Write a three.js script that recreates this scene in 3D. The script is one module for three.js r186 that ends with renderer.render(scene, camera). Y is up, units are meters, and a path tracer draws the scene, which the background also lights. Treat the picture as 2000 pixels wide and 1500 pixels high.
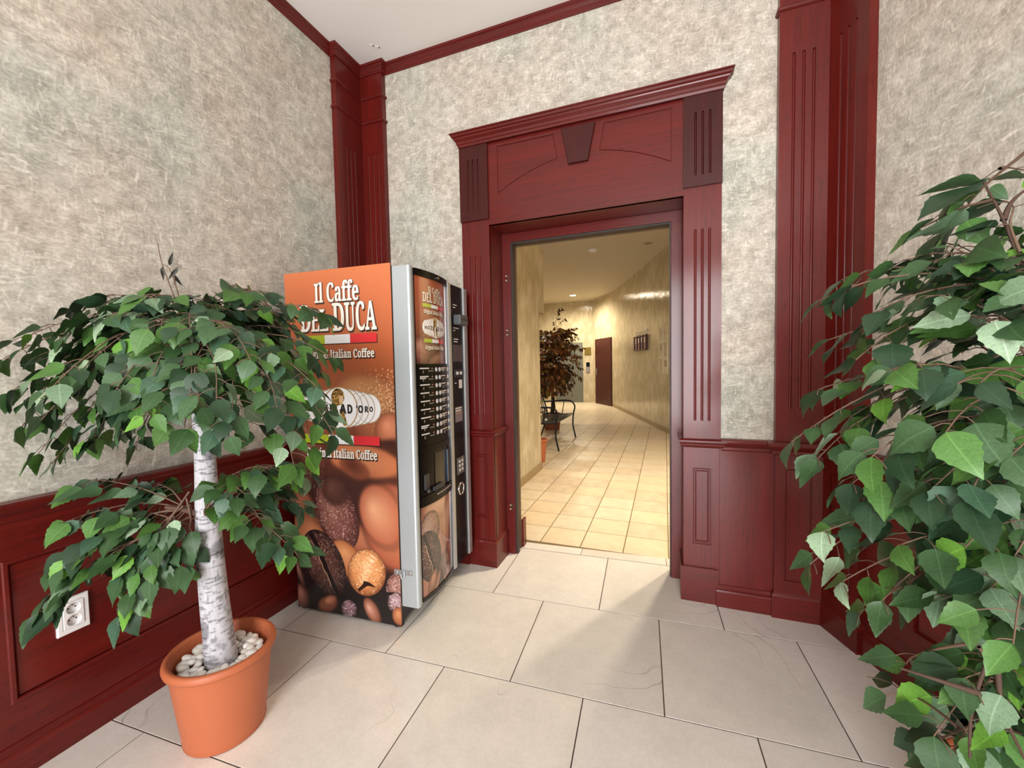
import * as THREE from 'three';
import { mergeGeometries, toCreasedNormals } from 'three/addons/utils/BufferGeometryUtils.js';
import { RoundedBoxGeometry } from 'three/addons/geometries/RoundedBoxGeometry.js';
import { RectAreaLightUniformsLib } from 'three/addons/lights/RectAreaLightUniformsLib.js';

// ---------------------------------------------------------------- camera, sky, daylight, exposure
RectAreaLightUniformsLib.init();
const scene = new THREE.Scene();
const camera = new THREE.PerspectiveCamera(86.2375, 2000 / 1500, 0.02, 60);
camera.rotation.order = 'YXZ';
camera.position.set(0.6301, 1.3032, 2.12);
camera.rotation.set(-0.04596, 0.357, -0.01913);
scene.add(camera);
const renderer = new THREE.WebGLRenderer({ antialias: true });
renderer.toneMapping = THREE.LinearToneMapping;
renderer.toneMappingExposure = 1.2;
renderer.shadowMap.enabled = true;
scene.background = new THREE.Color(0.9, 0.95, 1.0);          // overcast sky outside the glazed entrance
scene.backgroundIntensity = 1.0;
const DAY = 16, DAYCOL = new THREE.Color(0.985, 0.985, 1.0);
// daylight that comes in through the two bays of the glazed entrance behind the camera
const BAYS = [[0.42, 0.84], [1.32, 0.84]];
for (const [x, w] of BAYS) {
  const l = new THREE.RectAreaLight(DAYCOL, DAY, w, 2.7);
  l.position.set(x, 1.47, 5.41); l.lookAt(x, 1.4, 0); l.name = 'daylight';
  scene.add(l);
}

// ---------------------------------------------------------------- helpers
const V = (x, y, z) => new THREE.Vector3(x, y, z);
const R2 = Math.PI / 180;
function rng(seed) { let a = seed >>> 0; return () => { a = (a + 0x6d2b79f5) | 0; let t = Math.imul(a ^ (a >>> 15), 1 | a); t = (t + Math.imul(t ^ (t >>> 7), 61 | t)) ^ t; return ((t ^ (t >>> 14)) >>> 0) / 4294967296; }; }
const used = new Map();
function numbered(name) { const n = used.get(name) ?? 0; used.set(name, n + 1); return n ? name + '_' + String(n).padStart(3, '0') : name; }
function tag(o, label, category, group, kind) {
  if (label) o.userData.label = label;
  if (category) o.userData.category = category;
  if (group) o.userData.group = group;
  if (kind) o.userData.kind = kind;
  return o;
}
function shade(o) { o.traverse((m) => { if (m.isMesh) { m.castShadow = true; m.receiveShadow = true; } }); return o; }
function mesh(name, geo, mat, parent) {
  const m = new THREE.Mesh(geo, mat);
  m.name = parent ? name : numbered(name);
  m.castShadow = m.receiveShadow = true;
  (parent ?? scene).add(m);
  return m;
}
function thing(name, label, category, pos = [0, 0, 0], turn = 0, group) {
  const g = new THREE.Group(); g.name = numbered(name); g.position.set(...pos); g.rotation.y = turn;
  scene.add(g); return tag(g, label, category, group);
}
function struct(name, label, pos = [0, 0, 0], turn = 0) {
  const g = new THREE.Group(); g.name = numbered(name); g.position.set(...pos); g.rotation.y = turn; scene.add(g);
  return tag(g, label, null, null, 'structure');
}
// box-projected texture coordinates in metres; grain 'v' runs along y, 'h' along the longer horizontal axis
function uvBox(geo, grain = 'v', off = 0) {
  let g = geo.index ? geo.toNonIndexed() : geo;
  const p = g.attributes.position, n = g.attributes.normal, uv = new Float32Array(p.count * 2);
  for (let i = 0; i < p.count; i++) {
    const ax = Math.abs(n.getX(i)), ay = Math.abs(n.getY(i)), az = Math.abs(n.getZ(i));
    let u, v;
    if (ay > ax && ay > az) { u = p.getX(i); v = p.getZ(i); } else if (ax > az) { u = p.getZ(i); v = p.getY(i); } else { u = p.getX(i); v = p.getY(i); }
    if (grain === 'h') [u, v] = [v, u];
    uv[2 * i] = u + off; uv[2 * i + 1] = v + off * 0.7;
  }
  g.setAttribute('uv', new THREE.BufferAttribute(uv, 2));
  return g;
}
function clean(g) { g = g.index ? g.toNonIndexed() : g; for (const k of Object.keys(g.attributes)) if (!['position', 'normal', 'uv'].includes(k)) g.deleteAttribute(k); if (!g.attributes.uv) g.setAttribute('uv', new THREE.BufferAttribute(new Float32Array(g.attributes.position.count * 2), 2)); g.clearGroups?.(); return g; }
const merge = (list) => mergeGeometries(list.map(clean));
// box by its extents, edges rounded by r
function bx(x0, x1, y0, y1, z0, z1, r = 0.0015, seg = 1) {
  const w = x1 - x0, h = y1 - y0, d = z1 - z0;
  const g = r > 0 ? new RoundedBoxGeometry(w, h, d, seg, Math.min(r, w / 2.01, h / 2.01, d / 2.01)) : new THREE.BoxGeometry(w, h, d);
  g.translate((x0 + x1) / 2, (y0 + y1) / 2, (z0 + z1) / 2);
  return clean(g);
}
const rectPts = (x0, x1, y0, y1) => [[x0, y0], [x1, y0], [x1, y1], [x0, y1]];
function shapeOf(pts) { const s = new THREE.Shape(); pts.forEach(([x, y], i) => (i ? s.lineTo(x, y) : s.moveTo(x, y))); s.closePath(); return s; }
function pathOf(pts) { const s = new THREE.Path(); pts.forEach(([x, y], i) => (i ? s.lineTo(x, y) : s.moveTo(x, y))); s.closePath(); return s; }
function extr(pts, holes, z0, z1, bevel = 0) {
  const s = shapeOf(pts); for (const h of holes) s.holes.push(pathOf(h));
  const g = new THREE.ExtrudeGeometry(s, { depth: z1 - z0 - (bevel ? bevel : 0), bevelEnabled: bevel > 0, bevelSize: -0 + bevel * 0.9, bevelOffset: -bevel * 0.9, bevelThickness: bevel, bevelSegments: 1, steps: 1 });
  g.translate(0, 0, z0);
  return clean(g);
}
// a slot outline with round ends
function slot(x, y0, y1, w) {
  const r = w / 2, pts = [];
  for (let i = 0; i <= 6; i++) { const a = Math.PI + (i / 6) * Math.PI; pts.push([x + Math.cos(a) * r, y0 + r + Math.sin(a) * r]); }
  for (let i = 0; i <= 6; i++) { const a = (i / 6) * Math.PI; pts.push([x + Math.cos(a) * r, y1 - r + Math.sin(a) * r]); }
  return pts;
}
// half-round flute: a hollow channel along y whose edges lie in the board's face z
function channel(x, y0, y1, w, z, n = 8) {
  const g = new THREE.PlaneGeometry(1, 1, n, 1), p = g.attributes.position, r = w / 2;
  for (let i = 0; i < p.count; i++) { const a = Math.PI * (p.getX(i) + 0.5); p.setXYZ(i, x - Math.cos(a) * r, mix(y0, y1, p.getY(i) + 0.5), z - Math.sin(a) * r * 1.15); }
  g.computeVertexNormals(); return g;
}
// board with real hollow flutes: back layer, pierced front layer and the channels; flutes are [x, y0, y1, width]
function fluted(x0, x1, y0, y1, z0, z1, flutes, depth = 0.009) {
  return merge([bx(x0, x1, y0, y1, z0, z1 - depth, 0), extr(rectPts(x0, x1, y0, y1), flutes.map((f) => slot(...f)), z1 - depth, z1), ...flutes.map(([x, a, b, w]) => channel(x, a + w * 0.3, b - w * 0.3, w, z1 - 0.0002))]);
}
// moulding swept along a plan path [x, z]; profile [[out, y], ...] from bottom to top, "out" to the room side
function sweep(profile, path, y = 0) {
  const n = path.length, pos = [], uv = [];
  const nor = [];
  for (let i = 0; i < n - 1; i++) { const dx = path[i + 1][0] - path[i][0], dz = path[i + 1][1] - path[i][1], l = Math.hypot(dx, dz); nor.push([-dz / l, dx / l, l]); }
  const rows = path.map((p, i) => {
    const a = nor[Math.max(0, i - 1)], b = nor[Math.min(n - 2, i)], mx = a[0] + b[0], mz = a[1] + b[1], k = 2 / (mx * mx + mz * mz);
    return profile.map(([o, h]) => V(p[0] + mx * k * o, y + h, p[1] + mz * k * o));
  });
  let run = 0;
  const quad = (a, b, c, d, ua, ub, va, vb) => { for (const [q, u, v] of [[a, ua, va], [b, ub, va], [c, ub, vb], [a, ua, va], [c, ub, vb], [d, ua, vb]]) { pos.push(q.x, q.y, q.z); uv.push(v, u); } };
  for (let i = 0; i < n - 1; i++) {
    const L = nor[i][2]; let s = 0;
    for (let j = 0; j < profile.length - 1; j++) {
      const ds = Math.hypot(profile[j + 1][0] - profile[j][0], profile[j + 1][1] - profile[j][1]);
      quad(rows[i][j], rows[i + 1][j], rows[i + 1][j + 1], rows[i][j + 1], run, run + L, s, s + ds); s += ds;
    }
    run += L;
  }
  const cap = (row, flip) => { const f = THREE.ShapeUtils.triangulateShape(profile.map(([o, h]) => new THREE.Vector2(o, h)), []); for (const t of f) for (const k of flip ? [t[0], t[2], t[1]] : t) { pos.push(row[k].x, row[k].y, row[k].z); uv.push(profile[k][0], profile[k][1]); } };
  cap(rows[0], true); cap(rows[n - 1], false);
  const g = new THREE.BufferGeometry();
  g.setAttribute('position', new THREE.Float32BufferAttribute(pos, 3)); g.setAttribute('uv', new THREE.Float32BufferAttribute(uv, 2));
  g.computeVertexNormals();
  return g;
}
function tube(pts, radii, seg = 8, closed = false, stepsPer = 4) {
  const c = new THREE.CatmullRomCurve3(pts, closed), N = Math.max(2, (pts.length - 1) * stepsPer);
  const g = new THREE.TubeGeometry(c, N, 1, seg, closed), p = g.attributes.position;
  for (let i = 0; i <= N; i++) {
    const t = i / N, f = t * (radii.length - 1), k = Math.min(radii.length - 2, Math.floor(f)), r = radii.length === 1 ? radii[0] : radii[k] + (radii[k + 1] - radii[k]) * (f - k);
    const o = c.getPointAt(t);
    for (let j = 0; j <= seg; j++) { const q = i * (seg + 1) + j; p.setXYZ(q, o.x + (p.getX(q) - o.x) * r, o.y + (p.getY(q) - o.y) * r, o.z + (p.getZ(q) - o.z) * r); }
  }
  return g;
}
function lathe(pts, seg = 48) { return new THREE.LatheGeometry(pts.map(([r, y]) => new THREE.Vector2(r, y)), seg); }

// ---------------------------------------------------------------- procedural textures
function noise2(seed) {
  const r = rng(seed), N = 256, t = new Float32Array(N * N); for (let i = 0; i < t.length; i++) t[i] = r();
  return (x, y, px = 256, py = 256) => {          // periodic value noise, periods px, py (whole numbers up to 256)
    const xi = Math.floor(x), yi = Math.floor(y), fx = x - xi, fy = y - yi, u = fx * fx * (3 - 2 * fx), v = fy * fy * (3 - 2 * fy);
    const x0 = ((xi % px) + px) % px, x1 = (x0 + 1) % px, y0 = ((yi % py) + py) % py, y1 = (y0 + 1) % py;
    const a = t[y0 * N + x0], b = t[y0 * N + x1], c = t[y1 * N + x0], d = t[y1 * N + x1];
    return a + (b - a) * u + (c - a) * v + (a - b - c + d) * u * v;
  };
}
function texture(w, h, f, srgb = true) {
  const data = new Uint8Array(w * h * 4), c = [0, 0, 0];
  for (let y = 0; y < h; y++) for (let x = 0; x < w; x++) { f(x / w, y / h, c, x, y); const i = (y * w + x) * 4; data[i] = Math.max(0, Math.min(255, c[0])); data[i + 1] = Math.max(0, Math.min(255, c[1])); data[i + 2] = Math.max(0, Math.min(255, c[2])); data[i + 3] = 255; }
  const t = new THREE.DataTexture(data, w, h); t.wrapS = t.wrapT = THREE.RepeatWrapping; t.magFilter = t.minFilter = THREE.LinearFilter;
  if (srgb) t.colorSpace = THREE.SRGBColorSpace; t.needsUpdate = true; return t;
}
function rep(t, x, y) { const c = t.clone(); c.repeat.set(x, y); c.needsUpdate = true; return c; }
function canvasTex(w, h, draw) {
  const c = document.createElement('canvas'); c.width = w; c.height = h; draw(c.getContext('2d'), w, h);
  const t = new THREE.CanvasTexture(c); t.colorSpace = THREE.SRGBColorSpace; t.magFilter = THREE.LinearFilter; return t;
}
const mix = (a, b, t) => a + (b - a) * t, sat = (x) => Math.max(0, Math.min(1, x)), smooth = (a, b, x) => { const t = sat((x - a) / (b - a)); return t * t * (3 - 2 * t); };
const std = (o) => new THREE.MeshStandardMaterial(o), phy = (o) => new THREE.MeshPhysicalMaterial(o);

const nA = noise2(11), nB = noise2(12), nC = noise2(13), nD = noise2(14);
// wallpaper: beige-grey ground in soft pinkish and greenish clouds, with thousands of short pale brush strokes, mostly upright or level
const paperTex = canvasTex(1536, 1536, (x, W, H) => {
  const img = x.createImageData(W, H), d = img.data;
  for (let j = 0; j < H; j++) for (let i = 0; i < W; i++) {
    const u = i / W, v = j / H, a = nA(u * 7, v * 7, 7, 7), b = nB(u * 5, v * 5, 5, 5), m = nC(u * 34, v * 34, 34, 34), f = nD(u * 150, v * 220, 150, 220), k = (a - 0.5) * 12 + (m - 0.5) * 34 + (f - 0.5) * 28, q = (b - 0.5) * 9, o = (j * W + i) * 4;
    d[o] = 181 + k + q; d[o + 1] = 176 + k - q * 0.3; d[o + 2] = 164 + k - q * 0.6; d[o + 3] = 255;
  }
  x.putImageData(img, 0, 0);
  const r = rng(21), gate = noise2(33); x.lineCap = 'round';
  for (let n = 0; n < 9500; n++) {
    const px = r() * W, py = r() * H, g = gate(px / W * 12, py / H * 12, 12, 12), up = r() < 0.25 + 0.5 * g, l = 12 + r() * r() * 75, a = (up ? Math.PI / 2 : 0) + (r() - 0.5) * 0.75, pale = r() < 0.68, dens = gate(px / W * 5 + 40, py / H * 5, 5, 5);
    if (pale && r() > 0.35 + dens * 0.9) continue;
    x.globalAlpha = pale ? 0.07 + 0.4 * r() * r() : 0.05 + 0.13 * r(); x.strokeStyle = pale ? (r() < 0.5 ? '#f1ebde' : '#e6e2d6') : '#8f8470'; x.lineWidth = 3 + r() * 9;
    const dx = Math.cos(a) * l / 2, dy = Math.sin(a) * l / 2, bend = (r() - 0.5) * l * 0.3;
    for (const ox of px < 180 ? [0, W] : px > W - 180 ? [0, -W] : [0]) for (const oy of py < 180 ? [0, H] : py > H - 180 ? [0, -H] : [0]) { x.beginPath(); x.moveTo(px - dx + ox, py - dy + oy); x.quadraticCurveTo(px + bend * Math.sin(a) + ox, py - bend * Math.cos(a) + oy, px + dx + ox, py + dy + oy); x.stroke(); }
  }
  x.globalAlpha = 1;
});
paperTex.wrapS = paperTex.wrapT = THREE.RepeatWrapping;
const paperBump = texture(768, 768, (u, v, c) => { c[0] = c[1] = c[2] = 60 + (nA(u * 60, v * 200, 60, 200) + nB(u * 200, v * 60, 200, 60)) * 70 + nC(u * 250, v * 250, 250, 250) * 40; }, false);
const M = {};
M.paper = std({ map: rep(paperTex, 1 / 1.15, 1 / 1.15), bumpMap: rep(paperBump, 1 / 1.15, 1 / 1.15), bumpScale: 0.0006, roughness: 0.78 });
// stucco in the corridor: warm, polished, streaked downwards
const stuccoTex = texture(1024, 1024, (u, v, c) => {
  const s = nA(u * 120, v * 14, 120, 14) * 0.5 + nB(u * 200, v * 40, 200, 40) * 0.3 + nC(u * 12, v * 8, 12, 8) * 0.5 - 0.15, k = smooth(0.25, 0.85, s);
  c[0] = mix(183, 213, k); c[1] = mix(170, 201, k); c[2] = mix(140, 175, k);
});
const stuccoBump = texture(1024, 1024, (u, v, c) => { c[0] = c[1] = c[2] = 255 * sat(nA(u * 110, v * 16, 110, 16) * 0.55 + nB(u * 220, v * 50, 220, 50) * 0.25 + nD(u * 30, v * 14, 30, 14) * 0.3); }, false);
M.stucco = std({ map: rep(stuccoTex, 1 / 1.6, 1 / 1.6), bumpMap: rep(stuccoBump, 1 / 1.6, 1 / 1.6), bumpScale: 0.0036, roughness: 0.1 });
// mahogany: fine straight grain along v
const woodTex = texture(1024, 1024, (u, v, c) => {
  const w = nC(u * 4, v * 2, 4, 2) * 2.2, g = nA(u * 90 + w, v * 5, 90, 5), f = nB(u * 250, v * 14, 250, 14), b = nD(u * 9 + w * 0.3, v * 2, 9, 2);
  const k = g * 0.45 + f * 0.25 + b * 0.45 - 0.07, pore = smooth(0.80, 0.95, nB(u * 240 + 7, v * 30, 240, 30)) * 0.22;
  c[0] = mix(104, 138, k) * (1 - pore); c[1] = mix(27, 39, k) * (1 - pore); c[2] = mix(20, 31, k) * (1 - pore);
});
const woodMap = rep(woodTex, 1 / 0.7, 1 / 0.9);
M.wood = phy({ map: woodMap, color: 0xc8a296, roughness: 0.5, specularIntensity: 0.4, clearcoat: 0.5, clearcoatRoughness: 0.17 });
M.woodBlock = phy({ map: woodMap, color: 0x8a6c66, roughness: 0.5, specularIntensity: 0.4, clearcoat: 0.35, clearcoatRoughness: 0.25 });   // darker corner blocks and keystone
// floor slabs: polished beige stone with a soft cloud and hair-thin veins
const slabTex = texture(2048, 2048, (u, v, c) => {
  const cl = nA(u * 6, v * 6, 6, 6) * 0.5 + nB(u * 17, v * 17, 17, 17) * 0.3 + nC(u * 48, v * 48, 48, 48) * 0.2;
  const wx = u + (nC(u * 9, v * 9, 9, 9) - 0.5) * 0.16 + (nD(u * 40, v * 40, 40, 40) - 0.5) * 0.02, wy = v + (nD(u * 9, v * 9, 9, 9) - 0.5) * 0.16;
  const ridge = Math.abs(nB(wx * 5 + 3, wy * 5, 5, 5) - 0.5), gate = smooth(0.5, 0.75, nA(u * 7 + 3, v * 7, 7, 7));
  const vein = (1 - smooth(0, 0.006, ridge)) * gate * 0.16, k = (cl - 0.5) * 22 + (nD(u * 200, v * 200, 200, 200) - 0.5) * 7;
  c[0] = (222 + k) * (1 - vein); c[1] = (216 + k) * (1 - vein * 1.05); c[2] = (208 + k) * (1 - vein * 1.1);
});
M.slabs = [[0, 0], [0.37, 0.61], [0.71, 0.23]].map(([x, y], i) => { const t = rep(slabTex, 1 / 1.6, 1 / 1.6); t.offset.set(x, y); return std({ map: t, roughness: 0.13, color: [0xffffff, 0xfbfaf8, 0xf7f7f6][i] }); });
const hallTileTex = texture(512, 512, (u, v, c) => {
  const cl = nA(u * 5, v * 5, 5, 5) * 0.5 + nB(u * 14, v * 14, 14, 14) * 0.3 + nC(u * 50, v * 50, 50, 50) * 0.2, k = (cl - 0.5) * 40;
  c[0] = 217 + k; c[1] = 202 + k; c[2] = 178 + k;
});
M.hallTiles = [[0, 0], [0.4, 0.3], [0.2, 0.7]].map(([x, y], i) => { const t = rep(hallTileTex, 1 / 0.9, 1 / 0.9); t.offset.set(x, y); return std({ map: t, roughness: 0.34, color: [0xffffff, 0xf6f2ee, 0xfffaf2][i] }); });
M.grout = std({ color: 0x4a3d32, roughness: 0.9 });
M.hallGrout = std({ color: 0x75603f, roughness: 0.9 });
M.ceiling = std({ color: 0xf3f0ed, roughness: 0.95, bumpMap: rep(texture(256, 256, (u, v, c) => { c[0] = c[1] = c[2] = 90 + nA(u * 60, v * 60, 60, 60) * 110; }, false), 2, 2), bumpScale: 0.0006 });
M.hallCeiling = std({ color: 0xcbc2b0, roughness: 0.95 });
M.alu = std({ color: 0xc3c8ca, metalness: 0.85, roughness: 0.42 });
M.aluPaint = std({ color: 0xb4bbbe, metalness: 0.35, roughness: 0.4 });
M.chrome = std({ color: 0xd8d8d8, metalness: 1, roughness: 0.15 });
M.black = std({ color: 0x0c0b0c, roughness: 0.35 });
M.blackGloss = phy({ color: 0x060506, roughness: 0.3, specularIntensity: 0.35 });
M.darkGrey = std({ color: 0x2b2a2c, roughness: 0.5 });
M.brass = std({ color: 0xe6cbb0, metalness: 0.9, roughness: 0.3 });
M.white = std({ color: 0xe9e7e6, roughness: 0.35 });
M.plasticGrey = std({ color: 0xb9b7b4, roughness: 0.4 });
M.seal = std({ color: 0x2c2420, roughness: 0.55 });
M.glass = phy({ color: 0xffffff, roughness: 0.02, transmission: 1, thickness: 0, ior: 1.5 });
M.frameGrey = std({ color: 0x6e6a66, roughness: 0.5, metalness: 0.3 });
M.terracotta = std({ color: 0xb4633f, roughness: 0.5, bumpMap: rep(texture(256, 256, (u, v, c) => { c[0] = c[1] = c[2] = 110 + nA(u * 120, v * 120, 120, 120) * 60; }, false), 4, 4), bumpScale: 0.0003 });

// ================================================================ THE ROOM
// plan: the left wall runs along z, the back wall along x, the right wall leaves the back wall at 112.5 degrees
const CEIL = 3.335, XL = -1.355, ZB = -0.28, PIL = 0.04, E = [Math.sin(22.5 * R2), Math.cos(22.5 * R2)], ZR = 5.5;   // E: direction of the right wall in plan
const PR = [1.347, ZB + PIL];                                          // where the faces of the two right pilasters meet
const alongR = (s, o = 0) => [PR[0] + E[0] * s + E[1] * o * -1, PR[1] + E[1] * s + E[0] * o];   // s along the wall, o into the room, from the pilaster face
const XR_END = alongR((ZR - PR[1]) / E[1], -PIL)[0], RTURN = -67.5 * R2, A = 2.7 * R2;

// ---- floor: beige slabs in half-bond, turned 2.7 degrees against the walls
{
  const f = struct('floor', 'polished beige stone slab floor laid in half bond with dark joints', [0, 0, 0], A);
  const bed = bx(-2.4, 4.4, -0.08, -0.0018, -0.66, 6.4, 0); mesh('joint_bed', bed, M.grout, f);
  const slab = bx(-0.2979, 0.2979, -0.012, 0, -0.2979, 0.2979, 0.0012); uvFloor(slab);
  const r = rng(5);
  const inside = (x, z) => x > -1.75 && z < 5.7 && x < 1.75 + 0.42 * Math.max(0, z + 0.4);
  for (let k = -1; k < 10; k++) for (let i = -4; i < 9; i++) {
    const x = (i + 0.5) * 0.6 + (Math.abs(k) % 2 ? 0.301 : 0), z = (k + 0.5) * 0.6;
    if (!inside(x, z)) continue;
    const t = mesh('floor_slab', slab, M.slabs[Math.floor(r() * 3)], f); t.position.set(x, 0, z); t.rotation.y = Math.floor(r() * 4) * Math.PI / 2;
  }
  // narrow threshold pieces under the door
  const cuts = [-0.72, 0.117, 0.668, 1.1];
  for (let i = 0; i < 3; i++) { const g = bx(cuts[i] + 0.0015, cuts[i + 1] - 0.0015, -0.012, 0, -0.70 - 0.0012, -0.6045, 0.001); uvFloor(g); const t = mesh('threshold_slab', g, M.slabs[i], f); t.rotation.y = 0; }
}
function uvFloor(g) { const p = g.attributes.position, uv = new Float32Array(p.count * 2); for (let i = 0; i < p.count; i++) { uv[2 * i] = p.getX(i) - p.getY(i); uv[2 * i + 1] = p.getZ(i); } g.setAttribute('uv', new THREE.BufferAttribute(uv, 2)); return g; }
// ---- ceiling with two old screw holes near the corner
{
  const c = struct('ceiling', 'plain pale grey plaster ceiling of the lobby');
  mesh('ceiling_slab', bx(-1.6, 4.4, CEIL, CEIL + 0.15, -0.75, 5.8, 0), M.ceiling, c);
  const chip = std({ color: 0xf2f0ee, roughness: 0.9 });
  for (const [x, z] of [[-1.09, -0.105], [-1.065, -0.13]]) { const h = mesh('screw_hole', new THREE.CylinderGeometry(0.004, 0.004, 0.003, 10), M.seal, c); h.position.set(x, CEIL - 0.0012, z); const p = mesh('plaster_chip', new THREE.CylinderGeometry(0.01, 0.009, 0.002, 7), chip, c); p.position.set(x - 0.012, CEIL - 0.0008, z + 0.008); }
}
// ---- walls
const holeDoor = (x0, x1, y) => [[-1.75, 0], [x0, 0], [x0, y], [x1, y], [x1, 0], [1.75, 0], [1.75, 3.55], [-1.75, 3.55]];
{
  const w = struct('wall_back', 'back wall with mottled beige wallpaper around the doorway');
  mesh('wallpaper', extr(holeDoor(-0.415, 0.745, 2.2), [], -0.52, ZB), M.paper, w);
  const h = struct('wall_hall_front', 'corridor side of the doorway wall');
  mesh('plaster', extr(holeDoor(-0.345, 0.678, 2.135), [], -0.60, -0.52), M.stucco, h);
  const l = struct('wall_left', 'left wall with mottled beige wallpaper above dark wainscot', [XL, 0, 0], 90 * R2);
  mesh('wallpaper', uvBox(bx(-5.7, 0.6, 0, 3.5, -0.15, 0, 0)), M.paper, l);
  const o = alongR(0, -PIL), r = struct('wall_right', 'angled right wall with mottled beige wallpaper behind the large potted tree', [o[0], 0, o[1]], RTURN);
  mesh('wallpaper', uvBox(bx(-0.25, 6.6, 0, 3.5, -0.15, 0, 0), 'h', 0.4), M.paper, r);
  // rear wall behind the camera with the glazed entrance
  const b = struct('wall_rear', 'rear wall with the glazed entrance');
  const holes = BAYS.map(([x, wd]) => rectPts(x - wd / 2, x + wd / 2, 0.1, 2.84));
  mesh('plaster', extr([[-1.6, 0], [4.2, 0], [4.2, 3.5], [-1.6, 3.5]], holes, ZR, ZR + 0.15), M.paper, b);
  BAYS.forEach(([x, wd], i) => {
    const win = struct('window_' + (i + 1), 'glazed bay of the entrance');
    const fr = extr(rectPts(x - wd / 2, x + wd / 2, 0.1, 2.84), [rectPts(x - wd / 2 + 0.06, x + wd / 2 - 0.06, 0.16, 2.2), rectPts(x - wd / 2 + 0.06, x + wd / 2 - 0.06, 2.26, 2.78)], ZR + 0.03, ZR + 0.09);
    mesh('window_frame', fr, M.frameGrey, win);
    mesh('pane', bx(x - wd / 2 + 0.06, x + wd / 2 - 0.06, 0.16, 2.78, ZR + 0.057, ZR + 0.06, 0), M.glass, win);
  });
}
// ---- profiles
const BASE = [[0, 0], [0.037, 0], [0.037, 0.082], [0.033, 0.09], [0.026, 0.094], [0.026, 0.104], [0.02, 0.113], [0, 0.115]];
const RAIL = [[0, 0.832], [0.022, 0.832], [0.026, 0.84], [0.026, 0.852], [0.034, 0.86], [0.046, 0.872], [0.05, 0.88], [0.05, 0.89], [0.044, 0.896], [0, 0.897]];
const CROWN = [[0, -0.062], [0.006, -0.062], [0.008, -0.054], [0.012, -0.05], [0.014, -0.036], [0.022, -0.026], [0.024, -0.018], [0.032, -0.012], [0.034, 0], [0, 0]];
const BAND = [[0, 0], [0.004, 0.001], [0.010, 0.006], [0.012, 0.012], [0.010, 0.018], [0.004, 0.023], [0, 0.024]];
const PILBASE = [[0, 0], [0.011, 0], [0.011, 0.112], [0.008, 0.122], [0.002, 0.128], [0, 0.13]];
const lp0 = [XL, 5.45], lpA = [XL, -0.012], lpB = [XL + PIL, -0.012], lpC = [XL + PIL, ZB + PIL], lpD = [-1.14, ZB + PIL], lpE = [-1.14, ZB];
const rpA = [1.147, ZB], rpB = [1.147, ZB + PIL], rpC = PR, rpD = alongR(0.203), rpE = alongR(0.203, -PIL), rpF = alongR(6.0, -PIL);
let trimNo = 0;
const trim = (label, pos, turn) => struct('trim_' + ++trimNo, label, pos, turn);
const wood = (name, geo, parent, m = M.wood) => mesh(name, geo, m, parent);
// ---- crown moulding under the ceiling, stepping round the pilasters
{
  const t = trim('dark red wood crown moulding under the ceiling');
  wood('crown_moulding', sweep(CROWN, [lp0, lpA, lpB, lpC, lpD, lpE, rpA, rpB, rpC, rpD, rpE, rpF], CEIL), t);
}
// ---- wainscot of the left wall
{
  const t = trim('dark red panelled wainscot along the left wall', [XL, 0, 0], 90 * R2);   // local x = -z
  const pan = [[-4.9, -3.25], [-3.1, -1.62], [-1.495, 0.005 - 0.13]];
  const ring = (a, b, y0, y1, g) => rectPts(a - g, b + g, y0 - g, y1 + g);
  wood('wainscot_frame', uvBox(extr(rectPts(-5.45, 0.05, 0.05, 0.86), pan.map(([a, b]) => ring(a, b, 0.243, 0.707, 0)), 0, 0.016), 'h'), t);
  wood('wainscot_backing', uvBox(bx(-5.45, 0.05, 0.05, 0.86, -0.01, 0.004, 0), 'h'), t);
  for (const [a, b] of pan) {
    wood('panel_moulding', uvBox(merge([extr(ring(a, b, 0.243, 0.707, 0.004), [ring(a, b, 0.243, 0.707, -0.012)], 0.008, 0.0205, 0.004)]), 'h'), t);
    wood('wainscot_panel', uvBox(extr(ring(a, b, 0.243, 0.707, -0.012), [], 0, 0.012, 0.006), 'h', 0.3), t);
  }
}
{
  const t = trim('dark red wainscot panel between the doorway and the right pilaster');
  wood('wainscot_panel', uvBox(bx(0.9, 1.15, 0.04, 0.86, ZB, ZB + 0.014, 0.001), 'v', 0.2), t);
  const t2 = trim('dark red wainscot panel between the left pilaster and the doorway');
  wood('wainscot_panel', uvBox(bx(-1.15, -0.57, 0.04, 0.86, ZB, ZB + 0.014, 0.001), 'v', 0.6), t2);
  const o = alongR(0, -PIL), t3 = trim('dark red panelled wainscot along the right wall', [o[0], 0, o[1]], RTURN);
  wood('wainscot_frame', uvBox(extr(rectPts(0.2, 6.0, 0.05, 0.86), [rectPts(0.42, 1.75, 0.243, 0.707), rectPts(1.9, 3.3, 0.243, 0.707), rectPts(3.45, 5.2, 0.243, 0.707)], 0, 0.016), 'h'), t3);
  wood('wainscot_backing', uvBox(bx(0.2, 6.0, 0.05, 0.86, -0.01, 0.004, 0), 'h'), t3);
  for (const [a, b] of [[0.42, 1.75], [1.9, 3.3], [3.45, 5.2]]) wood('wainscot_panel', uvBox(extr(rectPts(a + 0.012, b - 0.012, 0.255, 0.695), [], 0, 0.012, 0.006), 'h', 0.3), t3);
}
// ---- chair rails
{
  const a = trim('dark red chair rail capping the left wainscot'); wood('chair_rail', sweep(RAIL, [lp0, lpA, lpB, lpC, lpD, lpE, [-0.585, ZB]], 0), a);
  const b = trim('dark red chair rail capping the right wainscot'); wood('chair_rail', sweep(RAIL.map(([o, y]) => [o * 0.72, y]), [[0.907, ZB], rpA, rpB, rpC, rpD, rpE, rpF], 0), b);
}
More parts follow.
